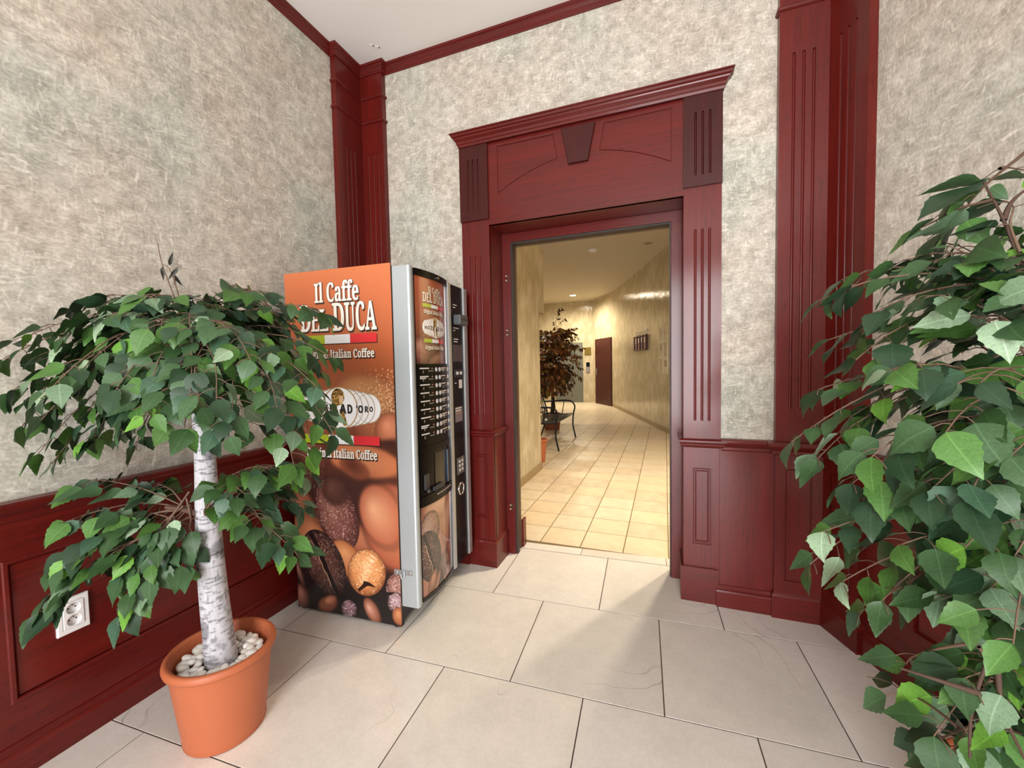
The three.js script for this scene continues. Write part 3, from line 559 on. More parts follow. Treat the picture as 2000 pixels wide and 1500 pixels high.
const lowPrint = canvasTex(512, 680, (x, W, H) => {
  const r = rng(79); x.fillStyle = '#a2705a'; x.fillRect(0, 0, W, H);
  const s = (cx, cy, rx, ry, rot, a, b, bl) => blob(x, cx, cy, rx, ry, rot, [[0, a], [0.75, b], [1, 'rgba(60,34,26,0)']], bl);
  s(300, 60, 340, 110, 0.1, '#c99a80', '#a06f58', 12); s(420, 230, 150, 260, 0.25, '#c39a80', '#9a6a54', 8); s(470, 360, 60, 260, 0.15, '#6a4436', '#4b2d25', 9);
  roughBean(x, 110, 190, 120, 130, -0.3, r, ['#a88474', '#83604f', '#43291f'], ['#d9b9a8', '#c09b88'], ['#6a4638', '#7f5a48'], null, 700);
  roughBean(x, 95, 400, 140, 200, -0.35, r, ['#5e4034', '#3f2820', '#150c0a'], ['#b6907c', '#d8bba8', '#8c6654'], ['#1e110d', '#33201a'], ['#0c0606', '#d0ac88'], 1100);
  s(390, 560, 200, 120, 0.2, '#8d7468', '#5c463c', 6); s(120, 610, 60, 110, 0.5, '#c38f72', '#6e4430', 3); s(370, 640, 50, 70, 0.5, '#b28a80', '#6b4a44', 3); s(450, 480, 70, 110, -0.4, '#b07a6a', '#643e36', 3);
  x.fillStyle = 'rgba(20,12,10,0.85)'; x.beginPath(); x.moveTo(180, 680); x.lineTo(250, 560); x.lineTo(300, 680); x.fill();
});
{
  const O = [0.9, 0, -0.1], cos = Math.cos(A), sin = Math.sin(A), bx0 = -0.9, bz0 = 0.1;
  const m = thing('vending_machine', 'tall coffee vending machine with an orange printed side showing coffee beans', 'vending machine', [bx0 * cos + bz0 * sin, 0, -bx0 * sin + bz0 * cos], A);
  const T = (g) => clean(g).translate(...O), add = (n, g, mat, p = m) => mesh(n, T(g), mat, p);
  const bodyMat = std({ color: 0x3a3a3c, roughness: 0.5, metalness: 0.3 });
  add('cabinet', bx(-1.264, -0.626, 0.03, 1.796, -0.215, 0.423, 0.004), bodyMat);
  const side = add('side_panel', bx(-1.268, -0.62, 0.012, 1.804, 0.423, 0.4312, 0.001), std({ color: 0x5a3a2c, roughness: 0.4, metalness: 0.2 }));
  add('printed_film', new THREE.PlaneGeometry(0.6476, 1.7916).translate(-0.944, 0.908, 0.4316), phy({ map: sidePrint, roughness: 0.34, clearcoat: 0.3, clearcoatRoughness: 0.2 }), side);
  for (const [x, z] of [[-1.24, 0.4], [-0.655, 0.4], [-1.24, -0.19], [-0.655, -0.19]]) add('foot', new THREE.CylinderGeometry(0.02, 0.024, 0.03, 16).translate(x, 0.015, z), M.black);
  // ---- door: a deep leaf with an aluminium edge, hinged at the front corner
  const curve = (z) => -0.533 + 0.022 * (1 - ((z - 0.203) / 0.17) ** 2);
  const core = [[-0.62, 0.4]]; for (let i = 0; i <= 12; i++) { const z = 0.375 - 0.342 * i / 12; core.push([curve(z) - 0.004, z]); } core.push([-0.532, -0.22], [-0.62, -0.22]);
  const doorG = new THREE.ExtrudeGeometry(shapeOf(core.map(([x, z]) => [x, -z])), { depth: 1.66, bevelEnabled: false }); doorG.rotateX(-Math.PI / 2); doorG.translate(0, 0.12, 0);
  const door = add('door', doorG, M.black);
  const edge = [[-0.617, 0.4245], [-0.534, 0.4245], [-0.526, 0.4215], [-0.522, 0.414], [-0.522, 0.404], [-0.5335, 0.372], [-0.617, 0.398]];
  const eg = new THREE.ExtrudeGeometry(shapeOf(edge.map(([x, z]) => [x, -z])), { depth: 1.672, bevelEnabled: false }); eg.rotateX(-Math.PI / 2); eg.translate(0, 0.116, 0);
  add('edge_profile', eg, M.aluPaint, door);
  const strip = (z0, z1, x) => { const s = [[-0.55, z1], [x - 0.004, z1], [x, z1 - 0.004], [x, z0 + 0.004], [x - 0.004, z0], [-0.55, z0]]; const g = new THREE.ExtrudeGeometry(shapeOf(s.map(([a, b]) => [a, -b])), { depth: 1.655, bevelEnabled: false }); g.rotateX(-Math.PI / 2); g.translate(0, 0.122, 0); return g; };
  add('edge_profile', strip(-0.006, 0.031, -0.518), M.alu, door);
  add('edge_profile', strip(-0.226, -0.176, -0.516), M.alu, door);
  // pieces that follow the curved front; u runs from the hinge side (0) to the lock side (1)
  const curved = (z0, z1, y0, y1, off, nz = 16) => { const g = new THREE.PlaneGeometry(1, 1, nz, 1), p = g.attributes.position; for (let i = 0; i < p.count; i++) { const z = mix(z1, z0, p.getX(i) + 0.5); p.setXYZ(i, curve(z) + off, mix(y0, y1, p.getY(i) + 0.5), z); } g.computeVertexNormals(); return g; };
  const panelSlab = (z0, z1, y0, y1, t = 0.006) => { const s = []; for (let i = 0; i <= 14; i++) { const z = mix(z1, z0, i / 14); s.push([curve(z) + t, z]); } for (let i = 14; i >= 0; i--) { const z = mix(z1, z0, i / 14); s.push([curve(z) - 0.003, z]); } const g = new THREE.ExtrudeGeometry(shapeOf(s.map(([a, b]) => [a, -b])), { depth: y1 - y0, bevelEnabled: false }); g.rotateX(-Math.PI / 2); g.translate(0, y0, 0); return g; };
  add('top_cap', panelSlab(0.033, 0.372, 1.752, 1.785, 0.01), M.blackGloss, door);
  const film = phy({ map: posterPrint, roughness: 0.16, clearcoat: 0.8, clearcoatRoughness: 0.05 });
  add('poster', curved(0.035, 0.368, 1.318, 1.752, 0.001), film, door);
  add('lower_poster', curved(0.035, 0.368, 0.135, 0.6, 0.001), phy({ map: lowPrint, roughness: 0.16, clearcoat: 0.8, clearcoatRoughness: 0.05 }), door);
  add('kick_trim', panelSlab(0.033, 0.372, 0.118, 0.137, 0.006), M.black, door);
  add('lock', new THREE.CylinderGeometry(0.008, 0.008, 0.012, 14).rotateZ(Math.PI / 2).translate(curve(0.185) + 0.012, 1.768, 0.185), M.chrome, door);
  const sel = add('selection_panel', panelSlab(0.033, 0.37, 0.9, 1.318, 0.004), M.blackGloss);
  const white = std({ color: 0xcfcac4, roughness: 0.5 }), amber = std({ color: 0xa8744e, roughness: 0.5 }), greyT = std({ color: 0x7f7c78, roughness: 0.5 });
  const rr = rng(31);
  const flat = (z0, z1, y0, y1) => curved(z0, z1, y0, y1, 0.0046, 3);
  const allL = [], allD = [], allA = [];
  for (let i = 0; i < 9; i++) {
    const y = 1.288 - i * 0.0415, lines = [], dim = [], amb = [];
    for (const [a, b] of [[0.352, 0.242], [0.155, 0.066]]) {
      lines.push(flat(a - (0.055 + rr() * 0.025), a, y + 0.004, y + 0.0105)); if (rr() < 0.4) lines.push(flat(a - 0.045, a, y - 0.0045, y + 0.001));
      dim.push(flat(b + 0.002, b + 0.045, y - 0.009, y - 0.004)); amb.push(flat(b + 0.004, b + 0.018, y + 0.003, y + 0.009));
      const d = new THREE.CircleGeometry(0.0075, 14).rotateY(Math.PI / 2).translate(curve(a - 0.025) + 0.0048, y - 0.0105, a - 0.025); dim.push(clean(d));
    }
    allL.push(...lines); allD.push(...dim); allA.push(...amb);
    for (const z of [0.214, 0.176, 0.047]) add('button', lathe([[0, 0.006], [0.008, 0.0055], [0.0115, 0.003], [0.0125, 0], [0, 0]], 18).rotateZ(-Math.PI / 2).translate(curve(z) + 0.004, y, z), M.plasticGrey, sel);
    if (i < 8) add('divider', flat(0.036, 0.36, y - 0.0212, y - 0.0203), M.darkGrey, sel);
  }
  for (const [l, mt] of [[allL, white], [allD, greyT], [allA, amber]]) add('label_print', merge(l), mt, sel).userData.kind = 'stuff';   // print too small to pick apart
  // ---- dispensing bay with its clear door
  const bay = add('dispensing_bay', merge([panelSlab(0.033, 0.37, 0.862, 0.9, 0.007), panelSlab(0.033, 0.37, 0.6, 0.652, 0.01), panelSlab(0.262, 0.37, 0.65, 0.865, 0.005), panelSlab(0.033, 0.08, 0.65, 0.865, 0.005)]), M.blackGloss);
  add('bay_lining', curved(0.08, 0.262, 0.652, 0.862, 0.0006, 6), M.black, bay);
  add('bay_door', panelSlab(0.09, 0.25, 0.662, 0.852, 0.004), std({ color: 0x0c0d10, roughness: 0.2 }), bay);
  add('bay_handle', bx(curve(0.12) + 0.004, curve(0.12) + 0.016, 0.665, 0.845, 0.11, 0.12, 0.003), std({ color: 0x56606b, roughness: 0.25, metalness: 0.5 }), bay);
  add('drip_grid', merge(Array.from({ length: 6 }, (_, i) => bx(curve(0.08 + i * 0.03) + 0.007, curve(0.08 + i * 0.03) + 0.0125, 0.632, 0.636, 0.072 + i * 0.03, 0.094 + i * 0.03, 0.001))), M.plasticGrey, bay);
  add('side_latch', merge([bx(-0.53, -0.513, 0.68, 0.76, 0.3, 0.345, 0.004), new THREE.SphereGeometry(0.011, 14, 10).translate(-0.51, 0.672, 0.322)].map(clean)), M.darkGrey, bay);
  add('cup_spout', new THREE.CylinderGeometry(0.012, 0.014, 0.09, 14).rotateX(Math.PI / 2).translate(-0.5, 0.672, 0.235), M.darkGrey, bay);
  // ---- payment column
  const col = add('payment_column', bx(-0.55, -0.525, 0.124, 1.776, -0.176, -0.006, 0.002), M.blackGloss);
  const pc = (n, y0, y1, z0, z1, d, mat, r = 0.003) => add(n, bx(-0.526, -0.526 + d, y0, y1, z0 + 0.02, z1 + 0.02, r), mat, col);
  pc('note_reader', 1.545, 1.605, -0.17, -0.06, 0.05, std({ color: 0x4a4e50, roughness: 0.45 }), 0.008);
  pc('note_slot', 1.572, 1.58, -0.155, -0.075, 0.0515, M.black, 0.0005);
  pc('display', 1.33, 1.43, -0.175, -0.05, 0.003, std({ color: 0x453a3b, roughness: 0.2 }));
  pc('coin_plate', 1.235, 1.285, -0.17, -0.055, 0.006, M.black);
  for (const z of [-0.085, -0.135]) add('coin_button', new THREE.CylinderGeometry(0.01, 0.01, 0.008, 16).rotateZ(Math.PI / 2).translate(-0.516, 1.262, z + 0.02), M.plasticGrey, col);
  pc('price_sticker', 1.17, 1.222, -0.165, -0.12, 0.0015, std({ color: 0xc4bfba, roughness: 0.6 }), 0.0005);
  pc('notice', 0.97, 1.06, -0.16, -0.06, 0.0015, std({ color: 0x6d6266, roughness: 0.5 }), 0.0005);
  for (const [y, w] of [[1.66, 0.05], [1.645, 0.03], [1.525, 0.07], [1.51, 0.02], [1.46, 0.06], [1.445, 0.05], [1.05, 0.08], [1.035, 0.07], [1.02, 0.08], [1.2, 0.02]]) pc('print_line', y, y + 0.006, -0.065 - w, -0.065, 0.0018, y === 1.02 ? amber : white, 0.0003);
  pc('keypad', 0.655, 0.755, -0.165, -0.065, 0.004, std({ color: 0x55504f, roughness: 0.4 }));
  for (let i = 0; i < 2; i++) for (let j = 0; j < 3; j++) add('key', new THREE.CylinderGeometry(0.009, 0.009, 0.006, 14).rotateZ(Math.PI / 2).translate(-0.521, 0.68 + j * 0.026, -0.075 - i * 0.038), M.plasticGrey, col);
  add('coin_return_ring', new THREE.TorusGeometry(0.034, 0.0055, 10, 32).rotateY(Math.PI / 2).translate(-0.523, 0.563, -0.092), M.chrome, col);
  add('coin_cup', new THREE.CylinderGeometry(0.031, 0.031, 0.004, 24).rotateZ(Math.PI / 2).translate(-0.524, 0.563, -0.092), M.black, col);
  // ---- hasp that bolts the door to the side
  const hasp = add('hasp', merge([bx(-0.652, -0.612, 0.278, 0.304, 0.4314, 0.4345, 0.001), bx(-0.605, -0.552, 0.276, 0.302, 0.4245, 0.428, 0.001), tube([V(-0.614, 0.28, 0.433), V(-0.606, 0.262, 0.44), V(-0.594, 0.275, 0.436), V(-0.597, 0.3, 0.431)], [0.004], 8)].map(clean)), M.alu);
  for (const [x, z] of [[-0.638, 0.435], [-0.566, 0.4285]]) add('screw', new THREE.SphereGeometry(0.0065, 14, 8).scale(1, 1, 0.5).translate(x, 0.2895, z), M.chrome, hasp);
}

// ================================================================ THE POTTED TREES
// silk leaves: a broad oval with a drawn-out tip and a toothed edge, folded along the midrib
function leafGeo(seed, wide, fold, curl, twist) {
  const r = rng(seed), N = 12, pos = [], uv = [], idx = [];
  for (let i = 0; i <= N; i++) {
    const t = i / N, y = t, tip = t > 0.62 ? (1 - (t - 0.62) / 0.38) : 1;
    let w = wide * 0.5 * Math.min(1, Math.pow(Math.sin(Math.PI * Math.min(1, t * 0.98 + 0.02)), 0.62) * 1.02);
    if (t >= 0.36) w = wide * 0.5 * Math.pow(Math.max(0, 1 - Math.pow((t - 0.36) / 0.64, 1.35)), 1.12);
    if (t < 0.36) w = wide * 0.5 * Math.pow(Math.sin((t / 0.36) * Math.PI / 2), 0.6);
    const tooth = i > 2 && i < N ? (i % 2 ? 1.06 : 0.95) : 1, z = -curl * t * t, a = twist * (t - 0.5);
    for (const s of [-1, 0, 1]) {
      const x = s * w * tooth, zz = z + Math.abs(s) * w * fold + (s ? Math.sin(t * 9 + s * 2 + seed) * 0.018 : 0), c = Math.cos(a), q = Math.sin(a);
      pos.push(x * c - zz * q + Math.sin(t * 3) * 0.02, y - curl * 0.25 * t * t, x * q + zz * c); uv.push(0.5 + s * w / wide * 0.98, t);
    }
  }
  for (let i = 0; i < N; i++) for (let s = 0; s < 2; s++) { const a = i * 3 + s, b = a + 1, c = a + 3, d = a + 4; if (i < N - 1) idx.push(a, b, d, a, d, c); else s ? idx.push(a, b, d) : idx.push(a, b, d); }
  const g = new THREE.BufferGeometry(); g.setAttribute('position', new THREE.Float32BufferAttribute(pos, 3)); g.setAttribute('uv', new THREE.Float32BufferAttribute(uv, 2)); g.setIndex(idx); g.computeVertexNormals();
  return g;
}
const leafGeos = [leafGeo(1, 0.66, 0.22, 0.12, 0.2), leafGeo(2, 0.72, 0.1, 0.25, -0.3), leafGeo(3, 0.6, 0.3, 0.05, 0.5), leafGeo(4, 0.7, 0.05, 0.35, 0.1), leafGeo(5, 0.64, 0.16, -0.12, -0.5)];
const leafTex = canvasTex(128, 256, (x, W, H) => {
  const r = rng(3); x.fillStyle = '#d3dacf'; x.fillRect(0, 0, W, H);
  for (let i = 0; i < 900; i++) { x.globalAlpha = 0.12; x.fillStyle = r() < 0.5 ? '#ffffff' : '#7a8a78'; x.fillRect(r() * W, r() * H, 2 + r() * 7, 2 + r() * 12); }
  x.globalAlpha = 0.9; x.strokeStyle = '#ffffff'; x.lineWidth = 5; x.beginPath(); x.moveTo(W / 2, H); x.lineTo(W / 2, 0); x.stroke();
  x.globalAlpha = 0.42; x.lineWidth = 2; for (let i = 0; i < 8; i++) for (const s of [-1, 1]) { const y = H - 16 - i * 27; x.beginPath(); x.moveTo(W / 2, y); x.quadraticCurveTo(W / 2 + s * 30, y - 14, W / 2 + s * 62, y - 42); x.stroke(); }
});
const leafMat = (c, o = {}) => phy({ map: leafTex, color: c, roughness: 0.46, side: THREE.DoubleSide, transmission: 0.12, thickness: 0, specularIntensity: 0.7, ...o });
const greens = [leafMat(0x4f6f4a), leafMat(0x57803c), leafMat(0x304c33), leafMat(0x64924a), leafMat(0x4e7059), leafMat(0x80b84c), leafMat(0x86a284), leafMat(0x3f6036), leafMat(0xb4ccae)];
const greenPick = [0, 0, 0, 0, 0, 1, 1, 1, 2, 2, 2, 2, 2, 3, 3, 4, 4, 4, 5, 6, 7, 7, 7, 7, 7, 6, 0, 1, 2, 8];
const autumn = [leafMat(0x915428), leafMat(0x683c22), leafMat(0xa8692e), leafMat(0x4a3a22), leafMat(0x9c7832)];
const twigMat = std({ color: 0x6f5747, roughness: 0.8 }), twigDark = std({ color: 0x35261e, roughness: 0.85 });
const barkTex = texture(1024, 256, (u, v, c) => {
  const s = smooth(0.62, 0.8, nA(v * 9, u * 170, 9, 170)) * 0.7 + smooth(0.66, 0.85, nB(v * 30, u * 120, 30, 120)) * 0.5, big = smooth(0.72, 0.85, nC(v * 4, u * 12, 4, 12)), k = nD(u * 40, v * 60, 40, 60) * 22 - sat(s) * 70 - big * 55;
  c[0] = 180 + k; c[1] = 179 + k; c[2] = 184 + k;
});
const barkMat = std({ map: rep(barkTex, 1, 1), bumpMap: rep(barkTex, 1, 1), bumpScale: 0.002, roughness: 0.75 });
const EYE = camera.position.clone();
// one spray: a stem from A to B (a point it passes), leaves along it on short stalks, drooping
function spray(out, A, B, o) {
  const r = o.r, dir = B.clone().sub(A), L = dir.length(), side = V(-dir.z, 0, dir.x).normalize();
  const m1 = A.clone().lerp(B, 0.45).add(V(0, L * (o.arch ?? 0.14), 0)).addScaledVector(side, (r() - 0.5) * 0.12 * L), m2 = A.clone().lerp(B, 0.8).add(V(0, L * (o.arch ?? 0.14) * 0.7, 0)).addScaledVector(side, (r() - 0.5) * 0.1 * L);
  const c = new THREE.CatmullRomCurve3([A, m1, m2, B]);
  out.stems.push(tube([A, m1, m2, B], [o.thick ?? 0.0032, 0.0021, 0.0012], 5, false, 3));
  const n = o.n;
  for (let i = 0; i < n; i++) {
    const t = mix(o.from ?? 0.3, 1, (i + 0.4 * r()) / (n - 0.6)), p = c.getPoint(Math.min(1, t)), tg = c.getTangent(Math.min(1, t)), s = i % 2 ? 1 : -1, lateral = V(-tg.z, 0, tg.x).normalize();
    const d = tg.clone().multiplyScalar(0.55 + 0.3 * r()).addScaledVector(lateral, s * (0.35 + 0.7 * r())).add(V(0, -0.15 - 0.75 * (o.droop ?? 0.7) * r() - 0.25 * (o.droop ?? 0.7), 0)).add(V(r() - 0.5, (r() - 0.5) * 0.6, r() - 0.5).multiplyScalar(0.55)).normalize();
    const stalk = 0.012 + 0.03 * r(), base = p.clone().addScaledVector(lateral, s * stalk * 0.7).addScaledVector(d, stalk * 0.6);
    if (o.stalks !== false) out.stems.push(tube([p, p.clone().lerp(base, 0.5).add(V(0, 0.004, 0)), base], [0.0011], 4, false, 2));
    if (i > n - 2) base.copy(B);
    leaf(out, base, d, o);
  }
}
function leaf(out, base, d, o) {
  const r = o.r, size = (o.size ?? 0.071) * (0.78 + 0.42 * r()), outward = base.clone().sub(o.centre).setY(0).normalize();
  let nrm = V(0, 0.75, 0).addScaledVector(outward, 0.55 + 0.5 * r()).add(V(r() - 0.5, (r() - 0.5) * 0.6, r() - 0.5).multiplyScalar(1.15));
  if (o.face) nrm.add(o.face);
  nrm.addScaledVector(d, -nrm.dot(d)).normalize();
  if (o.room && !o.room(base.clone().addScaledVector(d, size))) { d = d.clone(); d.addScaledVector(o.wallN, 1.1).normalize(); nrm.addScaledVector(d, -nrm.dot(d)).normalize(); if (!o.room(base.clone().addScaledVector(d, size))) return; }
  const x = d.clone().cross(nrm).normalize(), m = new THREE.Matrix4().makeBasis(x, d, nrm).scale(V(size, size, size)).setPosition(base);
  const pal = o.palette ?? greens, pick = o.pick ?? greenPick;
  out.leaves.push({ m, g: Math.floor(r() * leafGeos.length), mat: pal[pick[Math.floor(r() * pick.length)] % pal.length], d: size / base.distanceTo(EYE) });
}
function finishTree(t, out, limit, twigs = twigMat) {
  const list = out.leaves.sort((a, b) => b.d - a.d), rest = new Map(), inv = new THREE.Matrix4().makeTranslation(-t.position.x, -t.position.y, -t.position.z);
  list.forEach((l, i) => {
    const m = inv.clone().multiply(l.m);
    if (i < limit) { const q = mesh('leaf', leafGeos[l.g], l.mat, t); m.decompose(q.position, q.quaternion, q.scale); }
    else { if (!rest.has(l.mat)) rest.set(l.mat, []); rest.get(l.mat).push(leafGeos[l.g].clone().applyMatrix4(m)); }
  });
  if (rest.size) {                                                     // leaves past the first 300: one part
    const mats = [...rest.keys()], parts = mats.map((k) => merge(rest.get(k))), g = mergeGeometries(parts, true);
    const f = mesh('inner_leaves', g, mats, t); f.userData.kind = 'stuff';
  }
  const s = mesh('twigs', merge(out.stems).translate(-t.position.x, -t.position.y, -t.position.z), twigs, t); s.userData.kind = 'stuff';
}
function potGeo(h = 0.31, rt = 0.172, rb = 0.126) {
  return lathe([[0, 0], [rb - 0.004, 0], [rb, 0.004], [rb + 0.002, 0.012], [rb, 0.014], [mix(rb, rt - 0.016, 0.5), h * 0.45], [rt - 0.016, h - 0.034], [rt - 0.012, h - 0.03], [rt - 0.002, h - 0.026], [rt, h - 0.018], [rt - 0.002, h - 0.007], [rt - 0.008, h], [rt - 0.018, h - 0.001], [rt - 0.024, h - 0.008], [rt - 0.032, h - 0.07], [rt - 0.035, h - 0.078], [0, h - 0.078]], 64);
}
const pots = potGeo();
// ---- the tree beside the vending machine
const potC = V(-0.88, 0, 1.14);
{
  const t = thing('potted_tree', 'artificial green tree with a white birch trunk in a terracotta pot beside the vending machine', 'potted tree', potC.toArray()), r = rng(101);
  mesh('pot', pots, M.terracotta, t);
  const tr = [V(-0.866, 0.215, 1.15), V(-0.876, 0.32, 1.15), V(-0.89, 0.46, 1.15), V(-0.9, 0.61, 1.15), V(-0.903, 0.8, 1.15), V(-0.9, 0.98, 1.15), V(-0.905, 1.17, 1.15), V(-0.9, 1.3, 1.15)];
  const tg = tube(tr, [0.052, 0.047, 0.044, 0.041, 0.036, 0.032, 0.029, 0.026], 18, false, 5).translate(-potC.x, 0, -potC.z); mesh('trunk', tg, barkMat, t);
  for (const [a, b, rad] of [[V(-0.9, 1.26, 1.15), V(-0.94, 1.5, 1.16), 0.02], [V(-0.9, 1.26, 1.16), V(-0.85, 1.47, 1.2), 0.014], [V(-0.9, 0.78, 1.16), V(-0.975, 0.84, 1.24), 0.012], [V(-0.9, 0.78, 1.16), V(-0.82, 0.86, 1.2), 0.011]])
    mesh('branch', tube([a, a.clone().lerp(b, 0.5).add(V(0.006, 0.01, 0)), b], [rad, rad * 0.8, rad * 0.55], 9).translate(-potC.x, 0, -potC.z), std({ color: 0x5f4436, roughness: 0.8 }), t);
  const out = { stems: [], leaves: [] }, centre = V(-0.9, 1.2, 1.15), room = (p) => p.x > -1.325 && (p.z > 0.47 || p.x > -0.5), base = { r, centre, room, wallN: V(1, 0.1, 0) };
  const top = V(-0.91, 1.4, 1.16), mid = V(-0.9, 1.3, 1.16);
  const go = (list, A, o) => list.forEach(([x, y, z]) => spray(out, A.clone().add(V((r() - 0.5) * 0.03, (r() - 0.5) * 0.12, (r() - 0.5) * 0.03)), V(x, y, z), { ...base, n: 14, from: 0.12, ...o }));
  go([[-1.24, 1.35, 1.49], [-1.2, 1.13, 1.49], [-1.17, 1.06, 1.46], [-1.2, 1.02, 1.42], [-1.25, 1.41, 1.45], [-1.25, 1.52, 1.33], [-1.2, 1.56, 1.27], [-1.05, 1.26, 1.48], [-1.1, 1.09, 1.36], [-1.0, 1.11, 1.34], [-1.0, 1.06, 1.3], [-1.1, 1.37, 1.42], [-1.05, 1.44, 1.28], [-1.0, 1.19, 1.41], [-1.1, 1.16, 1.48], [-1.2, 1.25, 1.5]], top, {});
  go([[-0.37, 1.47, 1.1], [-0.36, 1.34, 1.1], [-0.36, 1.07, 1.18], [-0.31, 1.1, 1.15], [-0.37, 1.17, 1.1], [-0.76, 1.6, 1.1], [-0.7, 1.58, 1.1], [-0.55, 1.55, 1.15], [-0.83, 1.55, 1.2], [-0.6, 1.5, 1.05], [-0.32, 1.25, 1.2], [-0.36, 1.2, 1.3], [-0.4, 1.33, 1.34], [-0.5, 1.42, 1.33], [-0.45, 1.2, 1.36], [-0.6, 1.42, 1.36], [-0.95, 1.56, 1.25], [-0.6, 1.12, 1.0], [-0.42, 1.35, 1.26], [-0.5, 1.13, 1.28], [-0.7, 1.34, 0.95], [-0.45, 1.17, 1.38], [-0.54, 1.41, 1.0], [-0.4, 1.02, 1.22], [-0.72, 1.18, 1.42]], top, {});
  go([[-0.77, 1.44, 0.93], [-0.88, 1.51, 0.98], [-0.55, 1.21, 1.36], [-0.69, 1.44, 1.10], [-0.70, 1.28, 0.79], [-0.77, 1.45, 0.92], [-1.20, 1.31, 1.42], [-1.16, 1.23, 1.40], [-0.60, 1.30, 1.00], [-1.12, 1.33, 0.86], [-0.70, 1.37, 0.97], [-1.06, 1.42, 1.32], [-0.88, 1.31, 0.76], [-0.81, 1.28, 0.75], [-0.62, 1.27, 1.31], [-1.08, 1.24, 0.77], [-0.75, 1.55, 1.08], [-0.71, 1.26, 1.48], [-1.05, 1.37, 1.27], [-0.90, 1.25, 0.80], [-1.06, 1.50, 0.99], [-0.69, 1.43, 1.38], [-1.22, 1.40, 1.07], [-1.00, 1.25, 0.79], [-0.65, 1.46, 0.99], [-1.01, 1.40, 0.82], [-0.60, 1.25, 1.39], [-0.81, 1.43, 0.95], [-0.66, 1.27, 1.43], [-1.26, 1.28, 1.21], [-0.68, 1.46, 0.96], [-0.84, 1.28, 0.74], [-1.01, 1.45, 1.43], [-0.70, 1.39, 1.05], [-0.91, 1.30, 1.47], [-0.97, 1.48, 0.92], [-0.89, 1.24, 1.55], [-0.70, 1.50, 1.19], [-0.79, 1.52, 1.35], [-1.18, 1.36, 1.31], [-1.10, 1.43, 1.34], [-0.92, 1.40, 0.99], [-0.88, 1.47, 1.40], [-0.92, 1.25, 0.75], [-1.07, 1.52, 1.25]], top, { n: 11, from: 0.3, arch: 0.2, droop: 0.45 });
  go([[-1.15, 1.45, 1.36], [-1.08, 1.35, 1.31], [-1.00, 1.25, 1.27], [-1.12, 1.25, 1.40], [-1.17, 1.35, 1.43], [-1.05, 1.19, 1.36], [-1.00, 1.35, 1.23], [-1.17, 1.23, 1.47], [-1.08, 1.09, 1.38], [-1.02, 1.12, 1.32]], top, { n: 11, from: 0.35, arch: 0.16 });
  go([[-0.53, 1.13, 1.38], [-0.65, 1.14, 1.36], [-0.44, 1.13, 1.38], [-0.48, 1.21, 1.42], [-0.45, 1.23, 1.40], [-0.52, 1.24, 1.42]], top, { n: 9, from: 0.35, arch: 0.2 });
  go([[-1.17, 0.57, 1.48], [-1.15, 0.62, 1.47], [-1.00, 0.53, 1.37], [-0.97, 0.56, 1.35], [-1.20, 0.82, 1.40], [-1.15, 0.74, 1.42], [-1.12, 0.71, 1.46], [-0.95, 0.62, 1.33], [-0.90, 0.64, 1.22], [-1.20, 0.94, 1.33], [-1.07, 0.83, 1.30], [-1.00, 0.69, 1.28], [-1.10, 0.90, 1.20], [-1.03, 0.65, 1.34]], V(-0.93, 0.83, 1.2), { n: 15, from: 0.2, arch: 0.1, size: 0.082, face: V(0.75, 0.1, 0.35) });
  go([[-0.48, 0.7, 1.15], [-0.45, 0.78, 1.22], [-0.55, 0.82, 1.05], [-0.53, 0.98, 1.1], [-0.5, 1.0, 1.22], [-0.53, 0.94, 1.28], [-0.62, 0.89, 1.1], [-0.57, 0.92, 1.0], [-0.5, 0.86, 1.26]], V(-0.85, 0.85, 1.18), { n: 15, from: 0.25, arch: 0.14 });
  // bare twigs standing out of the top
  for (const a of [[V(-0.93, 1.46, 1.17), V(-0.97, 1.6, 1.19), V(-0.99, 1.68, 1.2), V(-1.005, 1.745, 1.2)], [V(-0.93, 1.46, 1.17), V(-0.94, 1.6, 1.19), V(-0.955, 1.66, 1.2), V(-0.985, 1.67, 1.2)], [V(-0.945, 1.6, 1.19), V(-0.92, 1.65, 1.2), V(-0.905, 1.655, 1.2)]]) out.stems.push(tube(a, [0.003, 0.002, 0.0014], 5));
  finishTree(t, out, 300);
  // dry curled leaves on the bare twigs
  const dry = leafMat(0x2a2a22); for (const [x, y, z, a] of [[-0.985, 1.665, 1.2, 2.8], [-0.95, 1.665, 1.2, -0.6], [-0.905, 1.65, 1.2, 2.2], [-0.955, 1.64, 1.19, 3.4]]) { const q = mesh('dry_leaf', leafGeos[2], dry, t); q.position.set(x - potC.x, y, z - potC.z); q.rotation.set(0.4, 0.9, a); q.scale.set(0.02, 0.05, 0.03); }
}
